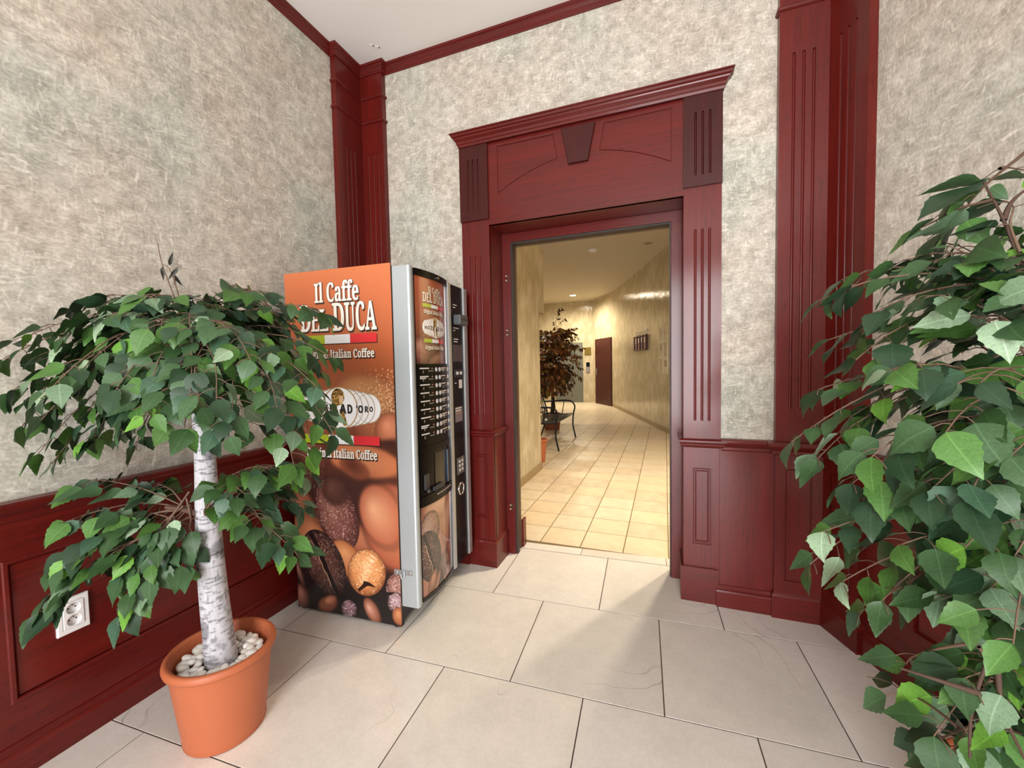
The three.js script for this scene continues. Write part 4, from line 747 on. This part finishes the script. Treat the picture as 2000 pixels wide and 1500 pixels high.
// ---- white pebbles in its pot
const pebbleGeos = [1, 2, 3].map((s) => { const g = new THREE.IcosahedronGeometry(1, 2), p = g.attributes.position, q = noise2(40 + s); for (let i = 0; i < p.count; i++) { const x = p.getX(i), y = p.getY(i), z = p.getZ(i), k = 1 + 0.22 * (q(x * 1.3 + 9, y * 1.3 + z + 9) - 0.5); p.setXYZ(i, x * k, y * k * 0.62, z * k * (0.72 + 0.1 * s)); } const gg = clean(g); gg.deleteAttribute('normal'); gg.deleteAttribute('uv'); const mm = mergeSmooth(gg); return mm; });
function mergeSmooth(g) { const p = g.attributes.position, key = new Map(), pos = [], idx = []; for (let i = 0; i < p.count; i++) { const k = [p.getX(i), p.getY(i), p.getZ(i)].map((v) => v.toFixed(4)).join(); if (!key.has(k)) { key.set(k, pos.length / 3); pos.push(p.getX(i), p.getY(i), p.getZ(i)); } idx.push(key.get(k)); } const o = new THREE.BufferGeometry(); o.setAttribute('position', new THREE.Float32BufferAttribute(pos, 3)); o.setIndex(idx); o.computeVertexNormals(); return o; }
const stone = [0xe8e4de, 0xdcd8d0, 0xf0eeea].map((c) => std({ color: c, roughness: 0.45 }));
function pebbles(c, R, y, n, seed, label, group, hole = 0.053) {
  const r = rng(seed), placed = [];
  for (let k = 0; k < 4000 && placed.length < n; k++) {
    const a = r() * 6.283, q = Math.sqrt(r()) * R, x = c.x + Math.cos(a) * q, z = c.z + Math.sin(a) * q, s = 0.0135 + 0.0075 * r();
    if (Math.hypot(x - (c.x + hole * 0.24), z - (c.z + 0.012)) < hole + s) continue;
    const lvl = placed.filter((p) => Math.hypot(p[0] - x, p[1] - z) < (p[2] + s) * 0.66).length; if (lvl > 1) continue;
    placed.push([x, z, s, lvl]);
  }
  placed.forEach(([x, z, s, lvl], i) => { const m = mesh('pebble', pebbleGeos[i % 3], stone[Math.floor(r() * 3)]); m.position.set(x, y + lvl * 0.012 + s * 0.5 * r(), z); m.scale.setScalar(s); m.rotation.set((r() - 0.5) * 0.7, r() * 6, (r() - 0.5) * 0.7); tag(m, label, 'pebble', group); });
}
pebbles(potC, 0.117, 0.253, 260, 7, 'smooth white pebble lying round the birch trunk in the terracotta pot beside the vending machine', 'white pebbles in the pot beside the vending machine');
{ // bedding under the pebbles keeps the pot closed
}
// ---- the large tree at the right edge
const potR = V(1.42, 0, 0.9);
{
  const t = thing('potted_tree', 'large leafy artificial green tree at the right edge before the angled wall', 'potted tree', potR.toArray()), r = rng(202);
  mesh('pot', pots, M.terracotta, t);
  const tr = [V(1.42, 0.2, 0.9), V(1.405, 0.4, 0.92), V(1.42, 0.62, 0.94), V(1.4, 0.9, 0.97), V(1.37, 1.15, 1.0), V(1.33, 1.36, 1.02)];
  mesh('trunk', tube(tr, [0.05, 0.046, 0.04, 0.034, 0.028, 0.02], 18, false, 5).translate(-potR.x, 0, -potR.z), barkMat, t);
  const br = std({ color: 0x4a352a, roughness: 0.8 });
  for (const a of [[V(1.34, 1.3, 1.02), V(1.282, 1.510, 1.000), V(1.271, 1.583, 0.980), V(1.255, 1.665, 0.955)], [V(1.273, 1.577, 0.980), V(1.290, 1.614, 0.970), V(1.321, 1.643, 0.960)], [V(1.4, 0.85, 0.96), V(1.28, 0.86, 1.1), V(1.17, 0.8, 1.18), V(1.13, 0.68, 1.2), V(1.13, 0.6, 1.2)], [V(1.17, 0.8, 1.18), V(1.17, 0.7, 1.2), V(1.2, 0.62, 1.2)], [V(1.14, 0.72, 1.2), V(1.08, 0.725, 1.19), V(1.045, 0.72, 1.17)]])
    mesh('branch', tube(a, [0.0055, 0.0035, 0.002], 7).translate(-potR.x, 0, -potR.z), br, t);
  const out = { stems: [], leaves: [] }, centre = V(1.4, 1.1, 0.95), nR = V(-E[1], 0, E[0]), pR = V(1.384, 0, -0.255), room = (p) => nR.dot(p.clone().sub(pR)) > 0.06 && p.distanceTo(EYE) > 0.5;
  const base = { r, centre, room, wallN: nR, size: 0.074 };
  const go = (list, A, o) => list.forEach(([x, y, z]) => spray(out, A.clone().add(V((r() - 0.5) * 0.04, (r() - 0.5) * 0.2, (r() - 0.5) * 0.04)), V(x, y, z), { ...base, n: 11, ...o }));
  // upper crown
  go([[1.16, 1.53, 0.87], [1.05, 1.50, 0.87], [0.97, 1.44, 0.96], [1.00, 1.35, 0.93], [1.02, 1.30, 1.02], [1.10, 1.42, 1.10], [1.18, 1.49, 1.04], [1.23, 1.45, 1.11], [1.05, 1.40, 1.02], [1.18, 1.53, 0.81], [1.29, 1.37, 0.81], [1.34, 1.51, 0.63], [1.30, 1.53, 0.99], [1.59, 1.47, 1.10], [1.71, 1.44, 0.81], [1.41, 1.49, 1.16]], V(1.34, 1.36, 1.02), { n: 10, from: 0.2 });
  // the middle, hanging outwards to the left and to the front
  go([[0.91, 1.11, 0.99], [0.95, 1.08, 1.03], [0.98, 1.23, 0.93], [0.99, 1.12, 1.18], [1.03, 1.28, 1.16], [1.06, 1.18, 1.25], [1.10, 1.26, 1.25], [1.12, 1.15, 1.28], [1.09, 1.07, 1.25], [1.06, 1.07, 1.21], [1.16, 0.98, 1.23], [1.02, 1.02, 1.11], [1.00, 1.04, 1.07], [1.14, 1.17, 0.81], [1.03, 1.17, 0.97], [1.26, 1.24, 1.04], [1.24, 1.09, 1.16], [1.36, 1.18, 1.18], [1.36, 1.01, 1.16], [1.18, 1.07, 1.04], [1.20, 1.21, 0.93], [1.65, 1.18, 1.10], [1.76, 1.12, 0.81], [1.41, 1.12, 1.14]], V(1.38, 1.2, 1.0), { from: 0.2 });
  // lower skirts
  go([[0.95, 0.82, 0.99], [0.95, 0.93, 1.07], [1.00, 0.80, 1.02], [1.06, 0.70, 0.95], [1.05, 0.80, 1.08], [1.04, 0.95, 1.16], [1.20, 0.83, 1.14], [1.13, 0.85, 1.11], [1.17, 0.78, 0.93], [1.16, 0.90, 1.18], [1.24, 0.77, 1.13], [1.27, 0.89, 1.04], [1.18, 0.95, 0.95], [1.36, 0.83, 1.10], [1.53, 0.89, 1.14], [1.71, 0.83, 0.93]], V(1.4, 1.0, 0.98), { n: 9, from: 0.25, arch: 0.1 });
  // few leaves on the hanging lower branches
  go([[1.11, 0.57, 0.99], [1.12, 0.64, 1.02], [1.16, 0.57, 1.04]], V(1.13, 0.72, 1.2), { n: 3, from: 0.5, arch: 0.02 });
  go([[1.17, 0.43, 1.00], [1.18, 0.46, 1.04], [1.23, 0.55, 1.04], [1.27, 0.48, 1.02], [1.30, 0.60, 1.04], [1.32, 0.50, 0.99], [1.34, 0.55, 1.07]], V(1.15, 0.72, 1.2), { n: 5, from: 0.5, arch: 0.03 });
  // filling towards the right edge
  go([[1.23, 1.58, 0.84], [1.15, 1.52, 1.06], [1.31, 1.56, 0.93], [1.27, 1.49, 1.07], [1.22, 1.47, 0.81], [1.27, 1.45, 0.86], [1.27, 1.45, 0.96], [1.21, 1.42, 1.19], [1.15, 1.38, 0.98], [1.16, 1.38, 1.11], [1.33, 1.37, 0.88], [1.38, 1.39, 0.91], [1.14, 1.29, 0.99], [1.24, 1.28, 0.91], [1.21, 1.30, 1.08], [1.37, 1.31, 0.89], [1.20, 1.21, 0.91], [1.19, 1.19, 0.99], [1.23, 1.23, 1.08], [1.27, 1.20, 1.08], [1.21, 1.07, 0.85], [1.25, 1.13, 0.91], [1.31, 1.12, 0.91], [1.21, 1.18, 1.21], [1.11, 1.06, 1.11], [1.23, 1.06, 0.96], [1.16, 1.09, 1.20], [1.28, 1.08, 1.08], [1.14, 0.95, 1.00], [1.14, 1.02, 1.14], [1.22, 0.99, 1.07], [1.26, 0.99, 1.09], [1.12, 0.97, 1.19]], V(1.38, 1.2, 1.0), { n: 8, from: 0.35 });
  go([[1.19, 0.82, 0.90], [1.28, 0.90, 1.01], [1.31, 0.91, 1.03], [1.17, 0.89, 1.17], [1.31, 0.80, 1.03], [1.12, 0.87, 1.30], [1.31, 0.74, 1.02], [1.25, 0.66, 1.05], [1.24, 0.72, 1.15], [1.17, 0.67, 1.20], [1.29, 0.58, 1.06]], V(1.4, 0.95, 0.98), { n: 8, from: 0.35, arch: 0.1 });
  go([[1.17, 0.59, 1.12], [1.22, 0.56, 1.10], [1.26, 0.61, 1.08], [1.21, 0.63, 1.10], [1.13, 0.56, 1.15], [1.23, 0.74, 1.12], [1.17, 0.75, 1.15], [1.13, 0.73, 1.18], [1.25, 0.79, 1.10], [1.18, 0.83, 1.15], [1.14, 0.85, 1.15], [1.11, 0.58, 1.14], [1.22, 0.57, 1.14]], V(1.38, 0.78, 1.0), { n: 9, from: 0.3, arch: 0.12 });
  // top shoot
  go([[1.18, 1.60, 0.89], [1.21, 1.58, 0.91], [1.37, 1.70, 0.88], [1.30, 1.63, 0.93]], V(1.235, 1.59, 1.06), { n: 3, from: 0.3, arch: 0.05, size: 0.084 });
  go([[1.48, 1.65, 0.93], [1.55, 1.60, 0.81]], V(1.34, 1.56, 1.06), { n: 5, arch: 0.05 });
  // the shoot at the very top carries a few large leaves
  for (const [a, b] of [[V(1.252, 1.672, 0.950), V(1.174, 1.676, 0.900)], [V(1.239, 1.660, 0.960), V(1.127, 1.603, 0.980)], [V(1.250, 1.651, 0.970), V(1.172, 1.596, 0.990)], [V(1.260, 1.671, 0.950), V(1.324, 1.675, 0.930)], [V(1.274, 1.659, 0.940), V(1.310, 1.629, 0.920)], [V(1.234, 1.592, 0.950), V(1.127, 1.573, 0.970)], [V(1.260, 1.572, 0.970), V(1.201, 1.540, 1.000)]]) { const d = b.clone().sub(a), L = d.length(); leaf({ leaves: out.leaves }, a, d.normalize(), { r, centre, size: L / 0.95 }); }
  finishTree(t, out, 300);
}
pebbles(potR, 0.113, 0.25, 40, 8, 'smooth white pebble in the pot of the large tree at the right edge', 'white pebbles in the pot at the right edge');
// ---- plants in the corridor
{
  const p = V(-1.5, 0, -5.85), t = thing('potted_tree', 'artificial tree with rusty brown autumn leaves behind the metal bench', 'potted tree', p.toArray()), r = rng(303);
  mesh('pot', potGeo(0.32, 0.2, 0.15), std({ color: 0x7a3a24, roughness: 0.6 }), t);
  mesh('trunk', tube([V(0, 0.23, 0), V(0.03, 0.6, 0), V(0, 1.1, 0.02), V(0.02, 1.6, 0)], [0.045, 0.035, 0.03, 0.02], 10), twigDark, t);
  const out = { stems: [], leaves: [] }, centre = V(-1.5, 1.43, -5.85);
  for (let i = 0; i < 210; i++) {
    const a = r() * 6.283, e = -1.0 + 2.0 * r(), R = 0.28 + 0.33 * r(), B = centre.clone().add(V(Math.cos(a) * R * 1.08 * Math.cos(e * 0.7), Math.sin(e) * 0.78 - 0.08, Math.sin(a) * R * Math.cos(e * 0.9)));
    spray(out, centre.clone().add(V(0, -0.35 + 0.7 * r() * (e > 0 ? 1 : 0.4), 0)), B, { r, centre, n: 11, from: 0.2, size: 0.1, palette: autumn, pick: [0, 1, 2, 3, 0, 1, 4], droop: 0.5, thick: 0.004, stalks: false, wallN: V(1, 0, 0) });
  }
  for (const [x, y, z] of [[-1.26, 2.36, -5.5], [-1.3, 2.28, -5.4], [-0.98, 1.96, -5.45], [-1.02, 1.86, -5.4], [-1.2, 2.15, -5.5]]) spray(out, V(-1.48, 1.75, -5.85), V(x - 0.03, y + 0.04, z - 0.4), { r, centre, n: 9, from: 0.25, size: 0.085, palette: autumn, pick: [3, 1, 3, 0], droop: 0.4, stalks: false, wallN: V(1, 0, 0) });
  finishTree(t, out, 300, twigDark);
  const q = V(-0.975, 0, -3.12), s = thing('flower_pot', 'terracotta flower pot with white pebbles half hidden behind the corridor partition', 'pot', q.toArray());
  mesh('pot', potGeo(0.31, 0.14, 0.1), M.terracotta, s);
  pebbles(q, 0.085, 0.25, 60, 17, 'smooth white pebble lying in the flower pot behind the corridor partition', 'white pebbles in the corridor flower pot', 0);
}
// ---- double socket on the left wainscot
{
  const z = 1.343, s = thing('double_socket', 'white double power socket on the dark left wainscot', 'socket', [XL + 0.0118, 0.452, z], 90 * R2);
  mesh('frame', extr(rectPts(-0.043, 0.043, -0.062, 0.062), [rectPts(-0.028, 0.028, -0.043, 0.047)], 0, 0.012, 0.003), M.white, s);
  const hole = (y) => { const o = []; for (let i = 0; i < 28; i++) { const a = -i / 28 * 6.2832; o.push([Math.cos(a) * 0.0185, y + Math.sin(a) * 0.0185]); } return o; };
  mesh('insert', extr(rectPts(-0.0275, 0.0275, -0.0425, 0.0465), [hole(0.0235), hole(-0.019)], 0.004, 0.0145, 0.0015), M.white, s);
  for (const y of [0.0235, -0.019]) {
    const c = mesh('socket_cup', bx(-0.019, 0.019, y - 0.019, y + 0.019, 0, 0.002, 0), M.white, s);
    for (const x of [-0.0095, 0.0095]) mesh('contact_hole', new THREE.CylinderGeometry(0.0026, 0.0026, 0.0012, 12).rotateX(Math.PI / 2).translate(x, y, 0.0024), M.black, c);
    mesh('earth_pin', new THREE.CylinderGeometry(0.0024, 0.0024, 0.011, 12).rotateX(Math.PI / 2).translate(0, y + 0.011, 0.007), M.chrome, c);
  }
}

// ================================================================ CORRIDOR FITTINGS
// ---- recessed downlights: fitting, glowing lens and the light in front of it
const WARM = new THREE.Color(1.0, 0.86, 0.65), lampGlow = std({ color: 0xfff4e0, emissive: new THREE.Color(1.0, 0.86, 0.62), emissiveIntensity: 16 });
function downlight(label, x, z, power, r = 0.06, cone = 60) {
  const t = thing('ceiling_downlight', label, 'downlight', [x, HC, z]);
  mesh('trim_ring', lathe([[r, 0], [r + 0.002, -0.006], [r + 0.022, -0.004], [r + 0.024, 0], [r, 0]], 32), M.white, t);
  mesh('lens', lathe([[0, -0.003], [r * 0.6, -0.004], [r, -0.002], [r, -0.0005], [0, -0.0005]], 32), lampGlow, t);
  const l = new THREE.SpotLight(WARM, power, 0, cone * R2, 0.7, 2); l.position.set(0, -0.02, 0); l.target.position.set(0, -2, 0); l.castShadow = true; l.shadow.radius = r / 0.02; l.name = 'lamp';
  t.add(l, l.target);
  return t;
}
downlight('lit ceiling downlight near the far end of the corridor above the lift', -2.0, -10.41, 42, 0.09, 86);
downlight('ceiling downlight over the corridor just behind the doorway', 1.45, -2.0, 29);
downlight('ceiling downlight over the middle of the corridor just behind the doorway', 0.95, -1.75, 20);
downlight('added unseen ceiling downlight over the open bay behind the metal bench', -2.5, -5.8, 16);  // added lamp, hidden from the camera, to brighten the corridor
// ---- smoke detector
{
  const t = thing('smoke_detector', 'white round smoke detector on the corridor ceiling', 'smoke detector', [-0.6, HC, -5.57]);
  mesh('base', lathe([[0, 0], [0.09, 0], [0.09, -0.012], [0.085, -0.016], [0, -0.016]], 32), M.white, t);
  mesh('cap', lathe([[0.062, -0.016], [0.06, -0.036], [0.045, -0.046], [0, -0.048]], 32), M.white, t);
  const u = thing('unlit_downlight', 'unlit recessed downlight close to the right wall of the corridor', 'downlight', [0.36, HC, -5.6]);
  mesh('trim_ring', lathe([[0.07, 0], [0.072, -0.006], [0.1, -0.004], [0.102, 0], [0.07, 0]], 32), M.hallCeiling, u);
  mesh('lens', lathe([[0, -0.001], [0.07, -0.001], [0.07, 0], [0, 0]], 24), std({ color: 0x8a7d64, roughness: 0.4 }), u);
}
// ---- lift in the end wall
{
  const zf = -11.7, d = struct('door_2', 'grey metal lift door in the end wall of the corridor'), steel = std({ color: 0x8b9089, metalness: 0.6, roughness: 0.45 }), fr = std({ color: 0x777a72, metalness: 0.5, roughness: 0.5 });
  mesh('door_panel', bx(-2.86, -2.425, 0.01, 1.98, zf + 0.002, zf + 0.02, 0.003), steel, d);
  mesh('door_panel', bx(-2.42, -1.99, 0.01, 1.98, zf + 0.002, zf + 0.014, 0.003), steel, d);
  mesh('door_frame', extr(rectPts(-2.9, -1.955, 0, 2.02), [rectPts(-2.86, -1.99, -0.01, 1.98)], zf, zf + 0.03), fr, d);
  const c = thing('lift_call_panel', 'grey and black lift call panel between the lift and the dark door', 'call panel', [-1.785, 0, zf]);
  mesh('plate', bx(-0.062, 0.062, 1.0, 1.36, 0, 0.02, 0.02, 3), std({ color: 0x9a9088, metalness: 0.5, roughness: 0.4 }), c);
  mesh('display', bx(-0.055, 0.055, 1.2, 1.352, 0.019, 0.023, 0.004), M.blackGloss, c);
  mesh('call_button', new THREE.CylinderGeometry(0.02, 0.02, 0.008, 20).rotateX(Math.PI / 2).translate(0, 1.13, 0.022), M.chrome, c);
  mesh('call_button', new THREE.CylinderGeometry(0.02, 0.02, 0.008, 20).rotateX(Math.PI / 2).translate(0, 1.07, 0.022), M.chrome, c);
  const s = thing('wall_sign', 'small square olive brass sign above the lift call panel', 'sign', [-1.79, 0, zf]);
  mesh('sign_plate', bx(-0.1, 0.1, 1.6, 1.842, 0, 0.012, 0.003), std({ color: 0x7d6a2c, metalness: 0.4, roughness: 0.45 }), s);
  mesh('sign_edge', extr(rectPts(-0.106, 0.106, 1.594, 1.848), [rectPts(-0.1, 0.1, 1.6, 1.842)], 0, 0.016), std({ color: 0x5a4c22, metalness: 0.4, roughness: 0.5 }), s);
}
// ---- dark door in the angled wall
{
  const dx = K1[0] - K0[0], dz = K1[1] - K0[1], L = Math.hypot(dx, dz), d = struct('door_3', 'plain dark brown door in the angled end wall of the corridor', [K0[0], 0, K0[1]], Math.atan2(-dz, dx));
  const brown = phy({ map: rep(woodTex, 1 / 0.7, 1 / 0.9), color: 0x8a706a, roughness: 0.45 });
  mesh('door_leaf', uvBox(bx(0.29, 1.4, 0.008, 2.05, 0.004, 0.03, 0.003), 'v'), brown, d);
  mesh('door_frame', uvBox(extr(rectPts(0.25, 1.44, 0, 2.09), [rectPts(0.29, 1.4, -0.01, 2.05)], 0, 0.022), 'v'), brown, d);
  mesh('handle_plate', bx(0.345, 0.385, 0.93, 1.15, 0.03, 0.035, 0.002), M.alu, d);
  mesh('door_handle', tube([V(0.365, 1.06, 0.03), V(0.365, 1.06, 0.075), V(0.4, 1.06, 0.08), V(0.48, 1.06, 0.08)], [0.009], 8), M.alu, d);
}
// ---- brochure rack and notices on the long right wall (between K1 and K2)
function onWall(a, b, s) { const dx = b[0] - a[0], dz = b[1] - a[1], L = Math.hypot(dx, dz); return { pos: [a[0] + dx / L * s, 0, a[1] + dz / L * s], turn: Math.atan2(-dz, dx), L }; }
{
  const w = onWall(KM, K2, 0.53), rackMat = std({ color: 0x5d3e42, roughness: 0.5 });
  const r = thing('brochure_rack', 'dark wooden brochure rack with four slots on the corridor wall', 'brochure rack', w.pos, w.turn);
  mesh('back_board', bx(-0.5, 0.5, 1.59, 1.9, 0, 0.012, 0.002), rackMat, r);
  for (let i = 0; i < 5; i++) { const x = -0.5 + i * 0.2425; mesh('divider', bx(x, x + 0.03, 1.58, 1.91, 0.01, 0.05, 0.003), rackMat, r); }
  mesh('bottom_ledge', bx(-0.5, 0.5, 1.575, 1.595, 0.01, 0.055, 0.003), rackMat, r);
  const hues = [['pale pink', 0xe6d2d2, 0x9b8090], ['white', 0xece6e2, 0xa06a72], ['pale lilac', 0xdcccd8, 0x7b6a86], ['cream', 0xe9dfd0, 0xa98a84]];
  hues.forEach(([nm, a, b], i) => {
    const x = -0.36 + i * 0.2425, t = thing('brochure_stack', `${['first', 'second', 'third', 'fourth'][i]} slot from the left of the rack filled with ${nm} brochures`, 'brochures', w.pos, w.turn, 'brochures in the wall rack');
    mesh('brochures', bx(x - 0.085, x + 0.085, 1.6, 1.875 - (i % 2) * 0.012, 0.014, 0.03, 0.002), std({ color: a, roughness: 0.5 }), t);
    mesh('cover_picture', bx(x - 0.08, x + 0.08, 1.605, 1.74 + (i % 3) * 0.01, 0.0302, 0.031, 0), std({ color: b, roughness: 0.5 }), t);
  });
  const s = thing('rack_sign', 'narrow silver sign strip above the brochure rack', 'sign', w.pos, w.turn);
  mesh('sign_strip', bx(-0.5, 0.5, 1.935, 2.03, 0, 0.014, 0.003), M.alu, s);
  mesh('sign_face', bx(-0.47, 0.47, 1.95, 2.015, 0.0142, 0.0155, 0.0005), std({ color: 0xcdbfae, roughness: 0.4 }), s);
  const e = onWall(KM, K2, 0), clear = phy({ color: 0xf1ead8, roughness: 0.12, clearcoat: 1, clearcoatRoughness: 0.05 }), edge = std({ color: 0xb9ad92, roughness: 0.3 });
  const rows = ['top', 'middle', 'bottom'], cols = ['left', 'right'];
  for (let j = 0; j < 3; j++) for (let i = 0; i < 2; i++) {
    const s0 = e.L - 0.42 + i * 0.27, p = onWall(KM, K2, s0), y = 1.7 - j * 0.3;
    const t = thing('notice_sleeve', `glossy plastic notice sleeve, ${rows[j]} row ${cols[i]} one of six on the corridor wall`, 'notice', p.pos, p.turn, 'notice sleeves on the corridor wall');
    mesh('paper', bx(-0.108, 0.108, y, y + 0.285, 0.001, 0.003, 0), std({ color: [0xe2d7bf, 0xd9cdb2, 0xcfc4ab][(i + j) % 3], roughness: 0.5 }), t);
    mesh('sleeve', extr(rectPts(-0.115, 0.115, y - 0.006, y + 0.291), [rectPts(-0.104, 0.104, y + 0.006, y + 0.279)], 0.0, 0.012, 0.002), clear, t);
    mesh('picture', bx(-0.08, 0.08, y + 0.12, y + 0.24, 0.0031, 0.0037, 0), std({ color: [0xb9aa8c, 0xc8b48e, 0xa79a80][(i + 2 * j) % 3], roughness: 0.3 }), t);
  }
}
// ---- black metal bench, its back to the left
{
  const b = thing('metal_bench', 'black metal slatted bench with curved arms beside the autumn tree', 'bench', [-1.16, 0, -4.45]), iron = std({ color: 0x121113, roughness: 0.35, metalness: 0.4 });
  // local: front towards +x, length along z
  const L = 0.62, F = 0.27, Bk = -0.22;
  for (const z of [-L, L]) {
    mesh('front_leg', tube([V(F + 0.03, 0, z), V(F - 0.015, 0.22, z), V(F - 0.005, 0.42, z), V(F + 0.02, 0.56, z), V(F - 0.03, 0.635, z), V(F - 0.13, 0.655, z), V(0, 0.65, z), V(Bk - 0.03, 0.63, z)], [0.014], 8), iron, b);
    mesh('rear_leg', tube([V(Bk - 0.12, 0, z), V(Bk - 0.05, 0.22, z), V(Bk, 0.42, z), V(Bk - 0.06, 0.66, z), V(Bk - 0.16, 0.9, z)], [0.014], 8), iron, b);
    mesh('arm_strut', tube([V(0.06, 0.42, z), V(0.1, 0.65, z)], [0.008], 6), iron, b);
    mesh('arm_strut', tube([V(-0.06, 0.42, z), V(-0.08, 0.65, z)], [0.008], 6), iron, b);
    mesh('seat_rail', tube([V(Bk, 0.42, z), V(0, 0.405, z), V(F - 0.005, 0.42, z)], [0.012], 8), iron, b);
  }
  for (let i = 0; i < 9; i++) { const x = Bk + 0.02 + i * 0.056; mesh('seat_slat', bx(x - 0.019, x + 0.019, 0.414 - 0.012 * Math.sin(i / 8 * Math.PI), 0.422 - 0.012 * Math.sin(i / 8 * Math.PI), -L, L, 0.002), iron, b); }
  for (let i = 0; i < 11; i++) { const z = -L + 0.1 + i * (2 * L - 0.2) / 10; mesh('back_slat', tube([V(Bk - 0.015, 0.46, z), V(Bk - 0.06, 0.66, z), V(Bk - 0.15, 0.88, z)], [0.009], 6), iron, b); }
  mesh('back_rail', tube([V(Bk - 0.155, 0.89, -L), V(Bk - 0.165, 0.92, 0), V(Bk - 0.155, 0.89, L)], [0.014], 8), iron, b);
  mesh('back_rail', tube([V(Bk - 0.012, 0.46, -L), V(Bk - 0.012, 0.46, L)], [0.012], 8, false, 8), iron, b);
  const tagm = mesh('price_tag', bx(-0.02, 0.02, 0, 0.035, 0, 0.002, 0.0005), M.white, b); tagm.position.set(Bk + 0.28, 0.43, 0.45); tagm.rotation.y = 0.6;
}
renderer.render(scene, camera);
